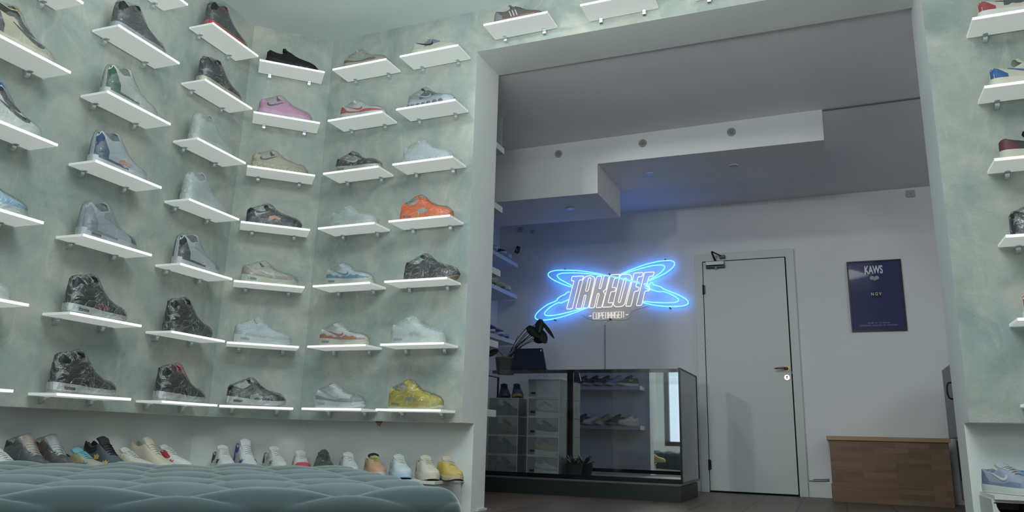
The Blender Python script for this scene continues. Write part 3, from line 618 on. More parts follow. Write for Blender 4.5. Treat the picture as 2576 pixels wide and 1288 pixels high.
SHOES = [
 # wall, column, row, spec, label
 ('A', 1, 2, dict(style='high', up=CR, sole=(214, 208, 190), heel=(42, 44, 42), collar=(50, 48, 44), toe=(196, 190, 172), eye=(42, 42, 40), logo=(30, 30, 30), logo_at=(.30, .78, .042, .058), film=1, tongue=(150, 120, 90)), 'cream high-top sneaker with black hooked side mark and dark collar'),
 ('A', 1, 3, dict(style='high', up=(208, 208, 206), sole=W_, heel=(40, 46, 56), collar=(86, 132, 178), eye=(36, 40, 46), logo=(30, 34, 40), logo_at=(.30, .78, .042, .058), film=1, tongue=(70, 110, 160)), 'white high-top sneaker with pale blue collar and black side mark'),
 ('A', 1, 4, dict(style='runner', up=(176, 200, 214), sole=(206, 212, 214), mud=(140, 182, 208), film=2, lace=W_), 'ice blue wrapped runner whose toe alone shows at the left edge'),
 ('A', 1, 5, dict(style='court', up=(206, 208, 208), sole=W_, film=3), 'white wrapped sneaker at the far left edge on the second lowest row'),
 ('A', 2, 1, dict(style='mid', up=(34, 36, 38), sole=(150, 156, 162), out=(120, 126, 134), heel=(26, 28, 30), mud=(52, 54, 58), film=1, tongue=(30, 32, 34)), 'black wrapped mid-top sneaker on a grey sole near the top left'),
 ('A', 2, 2, dict(style='mid', up=(192, 194, 188), sole=(198, 204, 204), heel=(46, 88, 68), stripe=(44, 88, 66), out=(60, 110, 84), film=1, tongue=(196, 198, 194), eye=(186, 188, 182)), 'off-white mid-top sneaker with dark green heel and sole stripe'),
 ('A', 2, 3, dict(style='mid', up=(176, 184, 192), sole=(196, 202, 206), heel=(40, 66, 104), stripe=(36, 58, 98), patch=(186, 140, 118), film=1, tongue=(170, 178, 188)), 'pale grey mid-top sneaker with navy heel and sole stripe'),
 ('A', 2, 4, dict(style='mid', up=(158, 164, 170), sole=(176, 182, 188), stripe=(120, 126, 134), toe=(62, 66, 74), eye=(140, 146, 154), win=(90, 96, 106), film=1, heel=(128, 134, 140)), 'grey mid-top sneaker with charcoal patch low at the toe'),
 ('A', 2, 5, wrapblack(win=(70, 76, 84), up=(40, 46, 50), patch=(120, 70, 62)), 'mottled black wrapped mid-top with white sole, second row from bottom'),
 ('A', 2, 6, wrapblack(win=(50, 56, 66), L=.315), 'big glossy black wrapped mid-top on white sole, lowest at left'),
 ('A', 3, 0, dict(style='mid', up=(40, 40, 42), sole=(176, 58, 62), out=(190, 70, 72), heel=(28, 28, 30), tongue=(110, 44, 48), film=1), 'black mid-top sneaker with bright red sole on the top row'),
 ('A', 3, 1, dict(style='mid', up=(58, 60, 66), sole=(196, 192, 176), mud=(44, 46, 50), heel=(70, 72, 78), film=2, tongue=(52, 54, 58)), 'charcoal wrapped mid-top sneaker with cream sole edge'),
 ('A', 3, 2, dict(style='mid', up=(178, 184, 178), sole=(190, 194, 186), film=3, patch=(184, 164, 110)), 'nearly invisible off-white wrapped sneaker against the plaster, third row'),
 ('A', 3, 3, dict(style='mid', up=(178, 184, 188), sole=(186, 192, 194), film=3, eye=(160, 168, 174)), 'pale silver-white wrapped mid-top on the fourth row'),
 ('A', 3, 4, dict(style='mid', up=(184, 190, 194), sole=(190, 196, 198), heel=(34, 40, 46), stripe=(32, 38, 44), film=1, eye=(170, 176, 180), toe=(120, 140, 154)), 'white mid-top sneaker with black heel wing and black sole stripe'),
 ('A', 3, 5, wrapblack(sole=(56, 62, 68), out=(50, 56, 60)), 'all-black crinkle-wrapped mid-top on the second lowest row'),
 ('A', 3, 6, wrapblack(tongue=(206, 92, 112), lace=(190, 80, 96)), 'black wrapped mid-top with pink tongue on a white sole'),
 ('B', 0, 0, dict(style='runner', up=(22, 25, 28), sole=(24, 27, 30), pods=(44, 50, 56), nolace=1, gloss=.8), 'all-black knit runner with bubbled sole at the top of the corner'),
 ('B', 0, 1, dict(style='ninety', up=(204, 148, 186), sole=(206, 166, 196), logo=(36, 32, 40), flip=1, logo_at=(.13, .44, .064, .036), film=1, nolace=1), 'pink wrapped sneaker with small black side mark'),
 ('B', 0, 2, dict(style='runner', up=(186, 176, 154), sole=(190, 182, 158), mud=(176, 166, 142), logo=(30, 30, 32), flip=1, logo_at=(.12, .42, .056, .038), film=1, pods=(178, 170, 148), L=.31), 'beige sneaker with black side mark and lumpy foam sole'),
 ('B', 0, 3, dict(style='runner', up=(28, 31, 34), sole=(66, 74, 86), out=(90, 100, 112), logo=(150, 154, 158), flip=1, logo_at=(.12, .42, .056, .036), patch=(196, 138, 92), film=2, mud=(34, 38, 42)), 'black runner with grey side mark and copper patches'),
 ('B', 0, 4, dict(style='runner', up=(176, 172, 162), sole=(192, 196, 176), mud=(146, 136, 124), logo=(190, 188, 182), win=(120, 126, 120), film=1, heel=(150, 140, 128), toe=(168, 160, 150)), 'taupe runner with pale side mark on a greenish-cream sole'),
 ('B', 0, 5, dict(style='ninety', up=(178, 184, 194), sole=(192, 198, 200), mud=(160, 162, 172), win=(84, 94, 124), film=3), 'pale lilac-white wrapped runner with dark slit in the heel'),
 ('B', 0, 6, wrapblack(style='ninety', patch=(150, 154, 160), win=(60, 66, 72)), 'black wrapped sneaker with grey wave low on its side'),
 ('C', 1, 0, dict(style='runner', up=(182, 176, 160), sole=(188, 184, 172), mud=(110, 98, 90), logo=(150, 172, 168), film=1, toe=(160, 152, 142)), 'sand runner with brown mudguard on the top row beside the corner'),
 ('C', 1, 1, dict(style='runner', up=(204, 206, 204), sole=(206, 210, 208), mud=(188, 60, 68), logo=(186, 58, 66), heel=(180, 66, 72), film=1, lace=W_), 'white runner with red mudguard and red side mark'),
 ('C', 1, 2, dict(style='runner', up=(34, 40, 46), sole=(202, 204, 190), mud=(30, 36, 42), logo=(206, 210, 212), win=(120, 126, 124), eye=(150, 158, 164), film=2, tongue=(40, 46, 52)), 'black runner with white side mark on a cream sole'),
 ('C', 1, 3, dict(style='runner', up=(190, 194, 194), sole=(192, 196, 190), mud=(176, 180, 182), wave=1, logo=(184, 188, 190), win=(150, 156, 156), film=3), 'plain white wrapped runner, fourth row beside the corner'),
 ('C', 1, 4, dict(style='runner', up=(190, 200, 208), sole=(202, 206, 196), mud=(92, 138, 164), wave=1, logo=(86, 132, 160), win=(124, 136, 140), film=1), 'white runner with wavy teal-blue mudguard and blue side mark'),
 ('C', 1, 5, dict(style='runner', up=(198, 200, 200), sole=(206, 206, 192), mud=(170, 98, 68), wave=1, logo=(160, 84, 56), win=(130, 134, 130), film=1), 'white runner with wavy rust-brown mudguard'),
 ('C', 1, 6, dict(style='runner', up=(196, 202, 206), sole=(204, 208, 210), mud=(138, 148, 154), logo=(178, 184, 190), win=(164, 172, 180), film=1, toe=(134, 144, 148)), 'white and light grey runner on the lowest row'),
 ('C', 2, 0, dict(style='runner', up=(176, 178, 182), sole=(184, 190, 172), out=(180, 186, 168), mud=(174, 178, 160), logo=(62, 46, 52), logo_at=(.10, .50, .054, .036), eye=(120, 122, 134), film=0), 'white runner with maroon-black side mark on a pale green sole'),
 ('C', 2, 1, dict(style='runner', up=(140, 146, 152), sole=(186, 192, 198), pods=(96, 104, 116), logo=(170, 176, 182), mud=(166, 172, 178), eye=(60, 66, 74), toe=(170, 186, 204), film=1, tongue=(36, 40, 46)), 'silver grey runner with large round bubbles in the sole'),
 ('C', 2, 2, dict(style='ninety', up=(186, 192, 202), sole=(190, 196, 204), pods=(178, 186, 196), film=3), 'white wrapped runner with faint round sole bubbles'),
 ('C', 2, 3, dict(style='ninety', up=(230, 108, 42), sole=(226, 120, 60), mud=(234, 112, 46), patch=(150, 170, 168), win=(180, 90, 50), film=2, L=.31), 'bright orange wrapped sneaker with silver side panel'),
 ('C', 2, 4, wrapblack(style='ninety', up=(36, 40, 50), sole=(52, 58, 70), out=(150, 140, 120), mud=(40, 44, 54), L=.315, shift=.055), 'navy-black crinkled wrapped sneaker with tan outsole tip'),
 ('C', 2, 5, dict(style='ninety', up=(184, 192, 196), sole=(192, 200, 200), mud=(176, 184, 190), patch=(140, 150, 152), win=(110, 120, 134), film=3, L=.315), 'large all-white wrapped sneaker below the navy one'),
 ('C', 2, 6, dict(style='ninety', up=(196, 180, 66), sole=(200, 188, 92), out=(206, 206, 178), mud=(196, 178, 60), patch=(160, 156, 130), win=(150, 140, 90), film=2, L=.31), 'yellow wrapped sneaker on the lowest row'),
]
cname = {('A', 1): 'nearest left-wall column', ('A', 2): 'second left-wall column', ('A', 3): 'left-wall column next to the corner', ('B', 0): 'slanted corner wall', ('C', 1): 'back-wall column by the corner', ('C', 2): 'back-wall column by the doorway'}
rname = ['top row', 'second row', 'third row', 'fourth row', 'fifth row', 'second lowest row', 'lowest row']
grp = {'A': 'left wall', 'B': 'slanted corner wall', 'C': 'back wall'}
shoe_at = {(a, b, c): (sp, lb) for a, b, c, sp, lb in SHOES}
for (wl, cn), s_ in COLS.items():
    for r in range(7):
        if (wl, cn, r) == ('A', 1, 0): continue
        p = org[wl] + tdir[wl] * s_; z = ROWZ[r]
        shelf('glowing white display shelf, %s on the %s' % (rname[r], cname[(wl, cn)]), (p.x, p.y, z), ang[wl], 'glowing display shelves on the ' + grp[wl])
        if (wl, cn, r) in shoe_at:
            sp, lb = shoe_at[(wl, cn, r)]; L = sp.get('L', .30)
            q = p + ndir[wl] * .101 + tdir[wl] * (L * 1.07 / 2 + random.uniform(-.004, .010) * (1 if wl != 'A' else .5) - sp.get('shift', 0))
            sneaker(sp, lb, (q.x, q.y, z + .0062), ang[wl] + random.uniform(-.03, .03), 'sneakers shown on the ' + grp[wl], 1.07)
# shelves above the doorway
for x, lb, sp, sl in ((1.416, 'glowing white shelf above the doorway, leftmost, holding a brown shoe', dict(style='court', up=(92, 88, 86), sole=(122, 108, 102), bars=(176, 180, 180), heel=(120, 124, 124), mud=(96, 84, 80)), 'grey-brown low sneaker with three pale slanted stripes above the doorway'),
                      (2.011, 'glowing white shelf above the doorway, cut by the top of the photo', None, None), (2.617, 'glowing white shelf above the doorway, only its lower edge in view', None, None)):
    shelf(lb, (x, 0, 2.757), 0, 'glowing display shelves above the doorway')
    if sp: sneaker(sp, sl, (x - .165, -.101, 2.7632), 0, 'sneakers shown above the doorway', 1.07)
RR = [(3.655, 2.287, dict(style='runner', up=(190, 186, 176), sole=(206, 206, 200), mud=(196, 188, 172), logo=(84, 88, 86), heel=(150, 70, 70), eye=(84, 88, 90)), 'beige and white runner with dark side mark and red heel tab'),
      (3.666, 1.951, dict(style='runner', up=(196, 194, 178), sole=(210, 206, 190), heel=(52, 96, 150), mud=(200, 196, 180), logo=(70, 110, 160)), 'cream runner with bright blue heel at the right edge'),
      (3.668, 1.613, dict(style='runner', up=(60, 60, 56), sole=(196, 194, 178), heel=(96, 48, 52), logo=(206, 206, 202), mud=(58, 60, 56)), 'olive-black runner with dark red heel and white side mark'),
      (3.672, 1.274, wrapblack(style='ninety', patch=(186, 130, 96), sole=(50, 54, 60), out=(40, 44, 50)), 'black wrapped runner with orange specks at the right edge'),
      (3.675, .925, dict(style='court', up=(206, 206, 204), sole=W_, heel=(168, 78, 88)), 'white sneaker with red heel tab at the right edge'),
      (3.678, .588, None, None)]
rn = ['top', 'second', 'third', 'fourth', 'fifth', 'lowest']
for i, (x, z, sp, lb) in enumerate(RR):
    shelf('glowing white shelf right of the doorway, %s of the six' % rn[i], (x + .2, 0, z), 0, 'glowing display shelves right of the doorway')
    if sp: sneaker(sp, lb, (x + .2 - .16, -.101, z + .0062), 0, 'sneakers shown right of the doorway', 1.07)
# ------------------------------------------------------------------ low niche: ledge, storage boxes, shoes
ZL = .173
fl = off(-.19)
def ledge_poly(a, b): return [a, b]
e_in = off(T1 - .001)
LEDGE = M((206, 210, 206), 0.4)
def end_at(v, x): return Vector((x, v.y))
lg = MB().prism([end_at(fl[0], 1.045), fl[1], fl[2], fl[3], e_in[3], e_in[2], e_in[1], end_at(e_in[0], 1.045)], ZL - .014, ZL)
tag(lg.build('shoe_ledge', LEDGE), 'low white ledge running under the glowing shelves around the corner', 'ledge')
ZLR = .234
tag(MB().box(3.52, 5.29, -.19, T1 - .001, ZLR - .014, ZLR).build('shoe_ledge', LEDGE), 'low white ledge right of the doorway carrying the blue sneakers', 'ledge')
def storage_box(label, x, ztop, w_=.145, h=.155):
    t = thing('storage_box', label, 'box', (x, -.172, ztop - h), 0, 'white storage boxes under the ledges')
    hw = w_ / 2; r = hw * .82; arc = [(r * math.cos(a), h - .016 + .0 - r * .92 * math.sin(a)) for a in [PI * k / 14 for k in range(15)]]
    poly = [(-hw, 0), (hw, 0), (hw, h - .016)] + arc + [(-hw, h - .016)]
    MB().prism(poly, 0, .008, axis='y').build('front', M((204, 208, 206), .35), t)
    mb = MB(); mb.box(-hw, hw, .008, .30, h - .012, h); mb.box(-hw, -hw + .006, .008, .30, 0, h - .012); mb.box(hw - .006, hw, .008, .30, 0, h - .012); mb.box(-hw + .006, hw - .006, .008, .30, 0, .006); mb.box(-hw + .006, hw - .006, .294, .30, .006, h - .012)
    mb.build('carcass', M((198, 202, 200), .4), t)
    mb = MB(); mb.box(-hw + .012, hw - .012, .05, .28, .0065, h * .72); mb.build('dark_lining', M((40, 46, 48), .8), t)
    return t
for i in range(3):
    storage_box(['white storage box with a half-round cut-out at the right end under the niche ledge', 'white half-round-fronted storage box second from the doorway under the ledge', 'white half-round-fronted storage box third from the doorway under the ledge'][i], .965 - i * .152, ZL - .0145)
for i in range(3):
    storage_box(['white storage box with dark half-round cut-out nearest the doorway at the right edge', 'white storage box under the pale blue sneakers at the right edge', 'white storage box out at the far right under the ledge'][i], 3.585 + i * .152, ZLR - .0145, .145, .19)
NS = [
 ('A', 1.215, dict(style='runner', up=(204, 206, 204), sole=(206, 208, 206), emblem=(52, 62, 66), emblem_at=(.52, .042), heel=(60, 66, 70), lining=(56, 62, 66)), 'white low sneaker with a dark crown mark, leftmost on the niche ledge'),
 ('A', 1.085, dict(style='mid', up=(48, 54, 58), sole=(60, 66, 68), mud=(34, 40, 44), tongue=(176, 160, 150), film=1, lining=(70, 78, 80)), 'black and grey mid-top with a tan tongue, second on the niche ledge'),
 ('A', .955, dict(style='mid', up=(48, 36, 42), sole=(196, 160, 160), mud=(172, 60, 72), collar=(150, 46, 56), tongue=(186, 190, 192), toe=(190, 100, 110), film=1, lining=(150, 50, 60)), 'black and crimson mid-top with grey tongue on the niche ledge'),
 ('A', .815, dict(style='runner', up=(168, 164, 150), sole=(190, 186, 160), collar=(96, 98, 136), mud=(150, 150, 160), eye=(160, 150, 110), emblem=(60, 122, 150), emblem_at=(.60, .046), tongue=(120, 180, 190), lining=(60, 80, 86)), 'patchwork lilac, tan and grey sneaker with a blue mark on the niche ledge'),
 ('A', .675, dict(style='mid', up=(84, 94, 102), sole=(176, 176, 160), collar=(44, 48, 52), emblem=(214, 196, 96), emblem2=1, emblem_at=(.56, .050), toe=(180, 184, 180), tongue=(50, 54, 58), lining=(40, 44, 48)), 'slate grey sneaker with two yellow crown marks on the niche ledge'),
 ('A', .535, dict(style='runner', up=(198, 200, 194), sole=(204, 206, 200), collar=(96, 104, 106), emblem=(206, 200, 150), emblem2=1, emblem_at=(.56, .048), lining=(90, 96, 98)), 'white sneaker with pale yellow marks on the niche ledge'),
 ('A', .395, dict(style='mid', up=(202, 194, 176), sole=(206, 200, 184), lining=(176, 168, 148), tongue=(208, 200, 182)), 'cream suede mid-top on the niche ledge'),
 ('A', .275, dict(style='ninety', up=(206, 208, 206), sole=(206, 208, 206), heel=(50, 50, 54), eye=(170, 60, 74), emblem=(170, 60, 76), emblem_at=(.62, .048), lining=(160, 64, 74), lace=(206, 206, 204)), 'white sneaker with red eyelets and dark heel at the left corner of the niche'),
 ('B', .435, dict(style='ninety', up=(204, 206, 206), sole=(206, 208, 206), heel=(46, 50, 54), collar=(44, 48, 54), emblem=(48, 46, 56), emblem_at=(.62, .048), lining=(44, 48, 52), lace=W_), 'white sneaker with black collar and heel below the slanted wall'),
 ('B', .315, dict(style='mid', up=(206, 208, 210), sole=(208, 210, 210), heel=(50, 74, 140), collar=(54, 84, 156), emblem=(58, 94, 150), emblem_at=(.64, .048), lining=(90, 110, 160), lace=W_), 'white sneaker with royal blue collar and tall tongue below the slanted wall'),
 ('B', .150, dict(style='ninety', up=(198, 202, 198), sole=(206, 208, 206), heel=(40, 44, 46), eye=(180, 184, 178), emblem=(110, 130, 124), emblem_at=(.64, .046), lining=(90, 96, 94), lace=W_), 'white sneaker with black heel and sage marks at the right corner of the niche'),
 ('C', .040, dict(style='court', up=(202, 202, 200), sole=W_, heel=(176, 76, 86), toe=(190, 80, 90), lace=W_), 'white low sneaker with red toe edge in the niche'),
 ('C', .205, dict(style='court', up=(66, 72, 74), sole=(52, 58, 60), film=2, lace=(40, 44, 46), tongue=(44, 48, 50)), 'glossy black low sneaker in the niche'),
 ('C', .375, dict(style='court', up=(192, 198, 198), sole=(198, 202, 202), heel=(90, 100, 104), lace=W_, film=0), 'pale grey low sneaker with white laces in the niche'),
 ('C', .545, dict(style='court', up=(188, 152, 128), sole=(196, 190, 180), mud=(190, 146, 116), collar=(150, 140, 96), tongue=(34, 36, 38), lace=(200, 190, 120)), 'tan low sneaker with black tongue and gold collar in the niche'),
 ('C', .715, dict(style='court', up=(196, 206, 212), sole=(176, 204, 226), out=(150, 186, 220), toe=(198, 208, 214), collar=(160, 184, 216), lace=W_), 'white low sneaker with powder blue sole in the niche'),
 ('C', .885, dict(style='court', up=(204, 198, 182), sole=(204, 198, 184), lace=(206, 202, 186), heel=(150, 112, 104), toe=(206, 200, 186)), 'cream low sneaker beside the yellow one at the niche end'),
 ('C', 1.015, dict(style='court', up=(200, 174, 92), sole=(196, 186, 150), out=(28, 30, 34), toe=(196, 172, 110), lace=(204, 196, 172), tongue=(190, 172, 160)), 'mustard yellow low sneaker with black toe bumper, last in the niche'),
]
for wl, s_, sp, lb in NS:
    rz = {'A': math.atan2(nA.y, nA.x), 'B': math.atan2(nB.y, nB.x), 'C': -PI / 2}[wl]
    p = (org[wl] + tdir[wl] * s_) if wl != 'C' else Vector((s_, 0))
    q = p - ndir[wl] * .125
    dz = random.uniform(-.03, .03)
    if wl == 'C': q = Vector((s_ - .078, .075)); rz = math.atan2(-.72, .69)
    if wl == 'B': rz += .22
    if wl == 'B' and s_ > .4: q = q + ndir[wl] * .02
    sneaker(sp, lb, (q.x, q.y, ZL + .0005), rz + dz, 'sneakers lined up on the niche ledge')
for x, sp, lb in ((3.540, dict(style='court', up=(150, 158, 176), sole=(198, 202, 200), mud=(120, 132, 160), logo=(206, 208, 210), toe=(140, 148, 164), tongue=(170, 176, 184), lace=(170, 176, 182), heel=(110, 116, 140)), 'grey-lilac low sneaker with white side mark, bottom right of the photo'),
                  (3.670, dict(style='court', up=(96, 150, 196), sole=(196, 204, 206), mud=(104, 158, 200), logo=(206, 208, 210), toe=(170, 196, 214), lace=(80, 130, 176), out=(90, 140, 190)), 'sky blue low sneaker with white side mark at the bottom right edge')):
    sneaker(sp, lb, (x, .100, ZLR + .0005), math.atan2(-.85, .5), 'blue sneakers on the right ledge')
# small things at the panel's lower edge
MB().prism([(-.022, 0), (.022, 0), (.004, -.028), (-.004, -.028)], -.006, .006, axis='y').build('wooden_wedge', M((120, 96, 74), .7), None)
wd = bpy.data.objects['wooden_wedge']; wd.location = (.545, .03, ZB); tag(wd, 'small brown wooden tip poking out below the plaster panel in the niche', 'wedge')
cb = MB().tube(catmull([(-.90, -.76, ZB), (-.85, -.70, ZB - .008), (-.78, -.60, ZB - .008)], 6), .003, 6)
cb = MB(); P0 = oA + nA * -.02 + tA * .16; P1 = oA + nA * -.02 + tA * -.0
cb.tube(catmull([(P0.x, P0.y, ZB - .002), ((P0.x + P1.x) / 2, (P0.y + P1.y) / 2, ZB - .012), (P1.x, P1.y, ZB - .002)], 6), .003, 6)
tag(cb.build('loose_cable', M((190, 196, 196), .5), None, True), 'thin pale cable sagging below the plaster panel at the left corner', 'cable')

# ------------------------------------------------------------------ tufted ottoman in the foreground
def velvet():
    m = M((66, 77, 79), .8, sheen=1.0, nz=.08, nscale=300, name='velvet'); b = m.node_tree.nodes['Principled BSDF']
    b.inputs['Sheen Roughness'].default_value = .38; b.inputs['Sheen Tint'].default_value = lin((232, 244, 244)); b.inputs['Specular IOR Level'].default_value = .15
    return m
def ottoman():
    t = thing('tufted_ottoman', 'low teal-grey velvet ottoman with diamond tufting in the foreground', 'ottoman', (1.250, -2.304, 0), math.radians(45))
    hx, hy, z0, z1, r = .75, .62, .05, .286, .045
    nx, ny, nz_ = 230, 200, 36; a, b = .165, .112
    bm = bmesh.new(); bmesh.ops.create_cube(bm, size=1.0)
    bm.free()
    mb = MB()
    def place(x, y, z):
        p = Vector((x, y, z)); q = Vector((min(max(x, -hx + r), hx - r), min(max(y, -hy + r), hy - r), min(z, z1 - r)))
        d = p - q
        if d.length < 1e-6: return p, Vector((0, 0, 0))
        n = d.normalized(); return q + n * r, n
    def disp(p, n):
        nn = n if n.length else Vector((0, 0, 1))
        X = p.x + (1 if nn.x > 0 else -1) * abs(nn.x) * (z1 - p.z) * 1.0; Y = p.y + (1 if nn.y > 0 else -1) * abs(nn.y) * (z1 - p.z) * 1.0
        u, v = X / a, Y / b; pp = (u + v); qq = (u - v)
        e = (abs(math.sin(PI * pp / 2)) * abs(math.sin(PI * qq / 2))) ** .5
        side = sstep(.0, .7, 1 - max(nn.z, 0))
        low = sstep(z1 - .15, z1 - .03, p.z)
        amp = (.025 * (1 - side) + .006 * side * low)
        wob = .004 * noise.noise(Vector((p.x * 9, p.y * 9, p.z * 9)))
        return nn * (amp * (e - .75) + wob)
    def sheet(fn, n, m):
        rows = []
        for i in range(n + 1):
            row = []
            for j in range(m + 1):
                p, nn = place(*fn(i / n, j / m)); row.append(p + disp(p, nn))
            rows.append(row)
        mb.grid(rows)
    ease = lambda f: f
    sheet(lambda f, g_: (-hx + 2 * hx * f, -hy + 2 * hy * g_, z1), nx, ny)
    for sg in (-1, 1):
        sheet(lambda f, g_: (-hx + 2 * hx * f, sg * hy, z0 + (z1 - z0) * g_), nx, nz_)
        sheet(lambda f, g_: (sg * hx, -hy + 2 * hy * f, z0 + (z1 - z0) * g_), ny, nz_)
    vel = velvet()
    o = mb.build('upholstery', vel, t, True)
    bm = bmesh.new(); bm.from_mesh(o.data); bmesh.ops.remove_doubles(bm, verts=bm.verts, dist=.0008); bmesh.ops.recalc_face_normals(bm, faces=bm.faces); bm.to_mesh(o.data); bm.free()
    for p in o.data.polygons: p.use_smooth = True
    MB().box(-hx + .03, hx - .03, -hy + .03, hy - .03, .045, .08).build('base_board', M((40, 46, 48), .8), t)
    for sx in (-1, 1):
        for sy in (-1, 1):
            l = MB().lathe([(.018, 0), (.026, .05)], 0, 0, 16).build('leg', M((34, 32, 30), .5), t, True, angle=.7); l.location = (sx * (hx - .09), sy * (hy - .09), 0)
    bt = 0
    for i in range(-4, 5):
        for j in range(-5, 6):
            if (i + j) % 2: continue
            x, y = i * a, j * b
            if abs(x) > hx - .05 or abs(y) > hy - .04: continue
            q = MB().lathe([(.0005, -.004), (.010, -.003), (.012, 0), (.009, .004), (.0005, .0055)], 0, 0, 14).build('button', vel, t, True); q.location = (x, y, z1 - .018)
    return t
ottoman()

# ------------------------------------------------------------------ floating shelves in the back room
def plank(label, loc, dims, grp_):
    o = MB().box(0, dims[0], 0, dims[1], -dims[2], 0).build('floating_shelf', M((198, 200, 204), .45), bevel=.002); o.location = loc
    return tag(o, label, 'shelf', grp_)
PZ = [(.567, 'lowest'), (.990, 'second lowest'), (1.450, 'middle'), (1.878, 'second highest'), (2.290, 'highest')]
for z, nm in PZ: plank('%s white floating shelf on the back of the wall left of the doorway' % nm, (-.05, T2 + .0005, z), (1.09, .24, .042), 'floating shelves on the back of the wall')
for z, nm in ((2.099, 'top'), (1.779, 'middle'), (1.326, 'bottom')): plank('%s white floating shelf on the left wall of the back room' % nm, (XL + .0005, 1.62, z), (.262, 1.39, .040), 'floating shelves on the back room left wall')
navy, gold = (60, 74, 120), (190, 160, 70)
LW = [(2.099, .4, [((90, 110, 150), (190, 196, 206)), ((150, 164, 190), (196, 200, 206)), ((44, 52, 76), (190, 196, 206)), ((186, 194, 206), (200, 204, 208))]),
      (1.779, .4, [((196, 170, 60), (190, 170, 90)), ((186, 190, 196), (180, 170, 120)), ((196, 198, 202), (176, 170, 130)), ((200, 202, 204), (200, 204, 206))]),
      (1.326, .4, [((150, 160, 180), (200, 204, 206)), ((52, 60, 96), (190, 196, 204)), ((60, 80, 150), (196, 200, 206)), ((190, 180, 160), (150, 170, 210))])]
for (z, a_, cols), nm in zip(LW, ('top', 'middle', 'bottom')):
    for i, (u, s_) in enumerate(cols):
        sneaker(dict(style='court', up=u, sole=s_, mud=tuple(v * .8 for v in u), logo=s_, toe=tuple(min(210, v * 1.1) for v in u)), ['dark-trimmed', 'second', 'third', 'far end'][i] + ' sneaker on the %s shelf of the back room left wall' % nm, (XL + .02, 2.40 + i * .165, z + .0005), -.5 if i % 2 else -.42, 'sneakers on the back room left wall')
RW = [(.990, [((36, 36, 44), (196, 196, 200), 'black'), ((70, 62, 60), (190, 190, 192), 'brown-grey'), ((40, 40, 44), (196, 196, 198), 'black and cream'), ((62, 58, 64), (186, 188, 194), 'dim charcoal'), ((110, 130, 170), (196, 200, 206), 'steel blue'), ((36, 40, 40), (200, 202, 200), 'black and white star')]),
      (.567, [((120, 140, 176), (200, 204, 208), 'pale blue'), ((50, 56, 96), (180, 140, 110), 'navy gum-soled'), ((190, 194, 200), (196, 200, 204), 'white'), ((166, 150, 130), (190, 186, 180), 'beige'), ((36, 38, 38), (120, 120, 120), 'black'), ((200, 202, 204), (200, 190, 170), 'bright white')])]
for z, cols in RW:
    for i, (u, s_, nm) in enumerate(cols):
        sneaker(dict(style='court', up=u, sole=s_, mud=tuple(v * .85 for v in u), logo=s_, toe=tuple(min(210, v * 1.15) for v in u)), '%s sneaker on the %s shelf mirrored in the glass counter' % (nm, 'lower' if z < .7 else 'upper'), (.305 + i * .131, T2 + .035, z + .0005), PI / 2 + .5, 'sneakers on the shelves seen in the counter mirror')
# acrylic case on the highest shelf end
def clear_box(label, loc, dims, rz=0, handle=True, grp_=None):
    t = thing('acrylic_shoe_box', label, 'box', loc, rz, grp_); w_, d, h = dims; e = .004
    mb = MB(); mb.box(0, w_, 0, d, 0, e); mb.box(0, w_, 0, d, h - e, h); mb.box(0, e, 0, d, e, h - e); mb.box(w_ - e, w_, 0, d, e, h - e); mb.box(e, w_ - e, d - e, d, e, h - e)
    mb.build('shell', ACRYL, t)
    mb = MB(); mb.box(e, w_ - e, .001, .005, e + .002, h - e - .002); dr = mb.build('drop_door', ACRYL, t)
    rim = MB()
    for x0, x1, z0, z1 in ((0, w_, 0, .007), (0, w_, h - .007, h), (0, .006, .007, h - .007), (w_ - .006, w_, .007, h - .007)): rim.box(x0, x1, -.003, .0008, z0, z1)
    rim.build('rim', M((170, 178, 178), .15, spec=.8), t)
    if handle: MB().box(w_ * .10, w_ * .24, -.005, .001, h * .20, h * .30).build('handle', M((34, 38, 38), .4), dr)
    return t
clear_box('clear acrylic case on the highest shelf end beside the doorway', (.80, T2 + .01, 2.2905), (.235, .20, .22), 0, False)

# ------------------------------------------------------------------ glass counter
X0, X1, Y0, Y1, ZT = .22, 1.966, 1.70, 2.425, .925
ct = thing('glass_counter', 'dark-framed glass display counter beside the white door', 'display counter', (0, 0, 0))
FRM = M((34, 36, 37), .3, .6); FRL = M((96, 92, 86), .3, .8)
MB().box(X0, X1 - .018, Y0 + .02, Y1 - .01, 0, .104).build('plinth', M((38, 40, 40), .45), ct)
fm = MB(); e = .014; ZG = .112
fm.box(X0, X1, Y0, Y0 + e, .122, .154); fm.box(X1 - e, X1, Y0, Y0 + e, .154, ZT - .008); fm.box(X0, X0 + e, Y0, Y0 + e, .154, ZT - .008)
fm.box(X1 - e, X1, Y1 - e, Y1, .122, ZT); fm.box(X0, X0 + e, Y1 - e, Y1, .122, ZT)
for x in (X0, X1 - e): fm.box(x, x + e, Y0 + e, Y1 - e, .122, .136); fm.box(x, x + e, Y0, Y1 - e, ZT - .008, ZT)
fm.build('frame', FRM, ct)
MB().box(X0 + e, X1 - .02, Y0 + .022, Y1 - e, ZG - .006, ZG).build('deck', M((120, 122, 126), .6), ct)
MB().box(X0 + e, X1 - e, Y0 + e, Y1 - .002, ZT - .007, ZT - .001).build('glass_top', glass('top_glass', (.95, .97, .97), .12), ct)
MB().box(X0 + e, X1 - e, Y0 + .004, Y0 + .009, .154, ZT - .008).build('front_pane', CLEAR, ct)
MB().box(X1 - .009, X1 - .004, Y0 + e, Y1 - e, .136, ZT - .012).build('side_pane', glass('side_glass', (.9, .93, .93), 1.6, .05), ct)
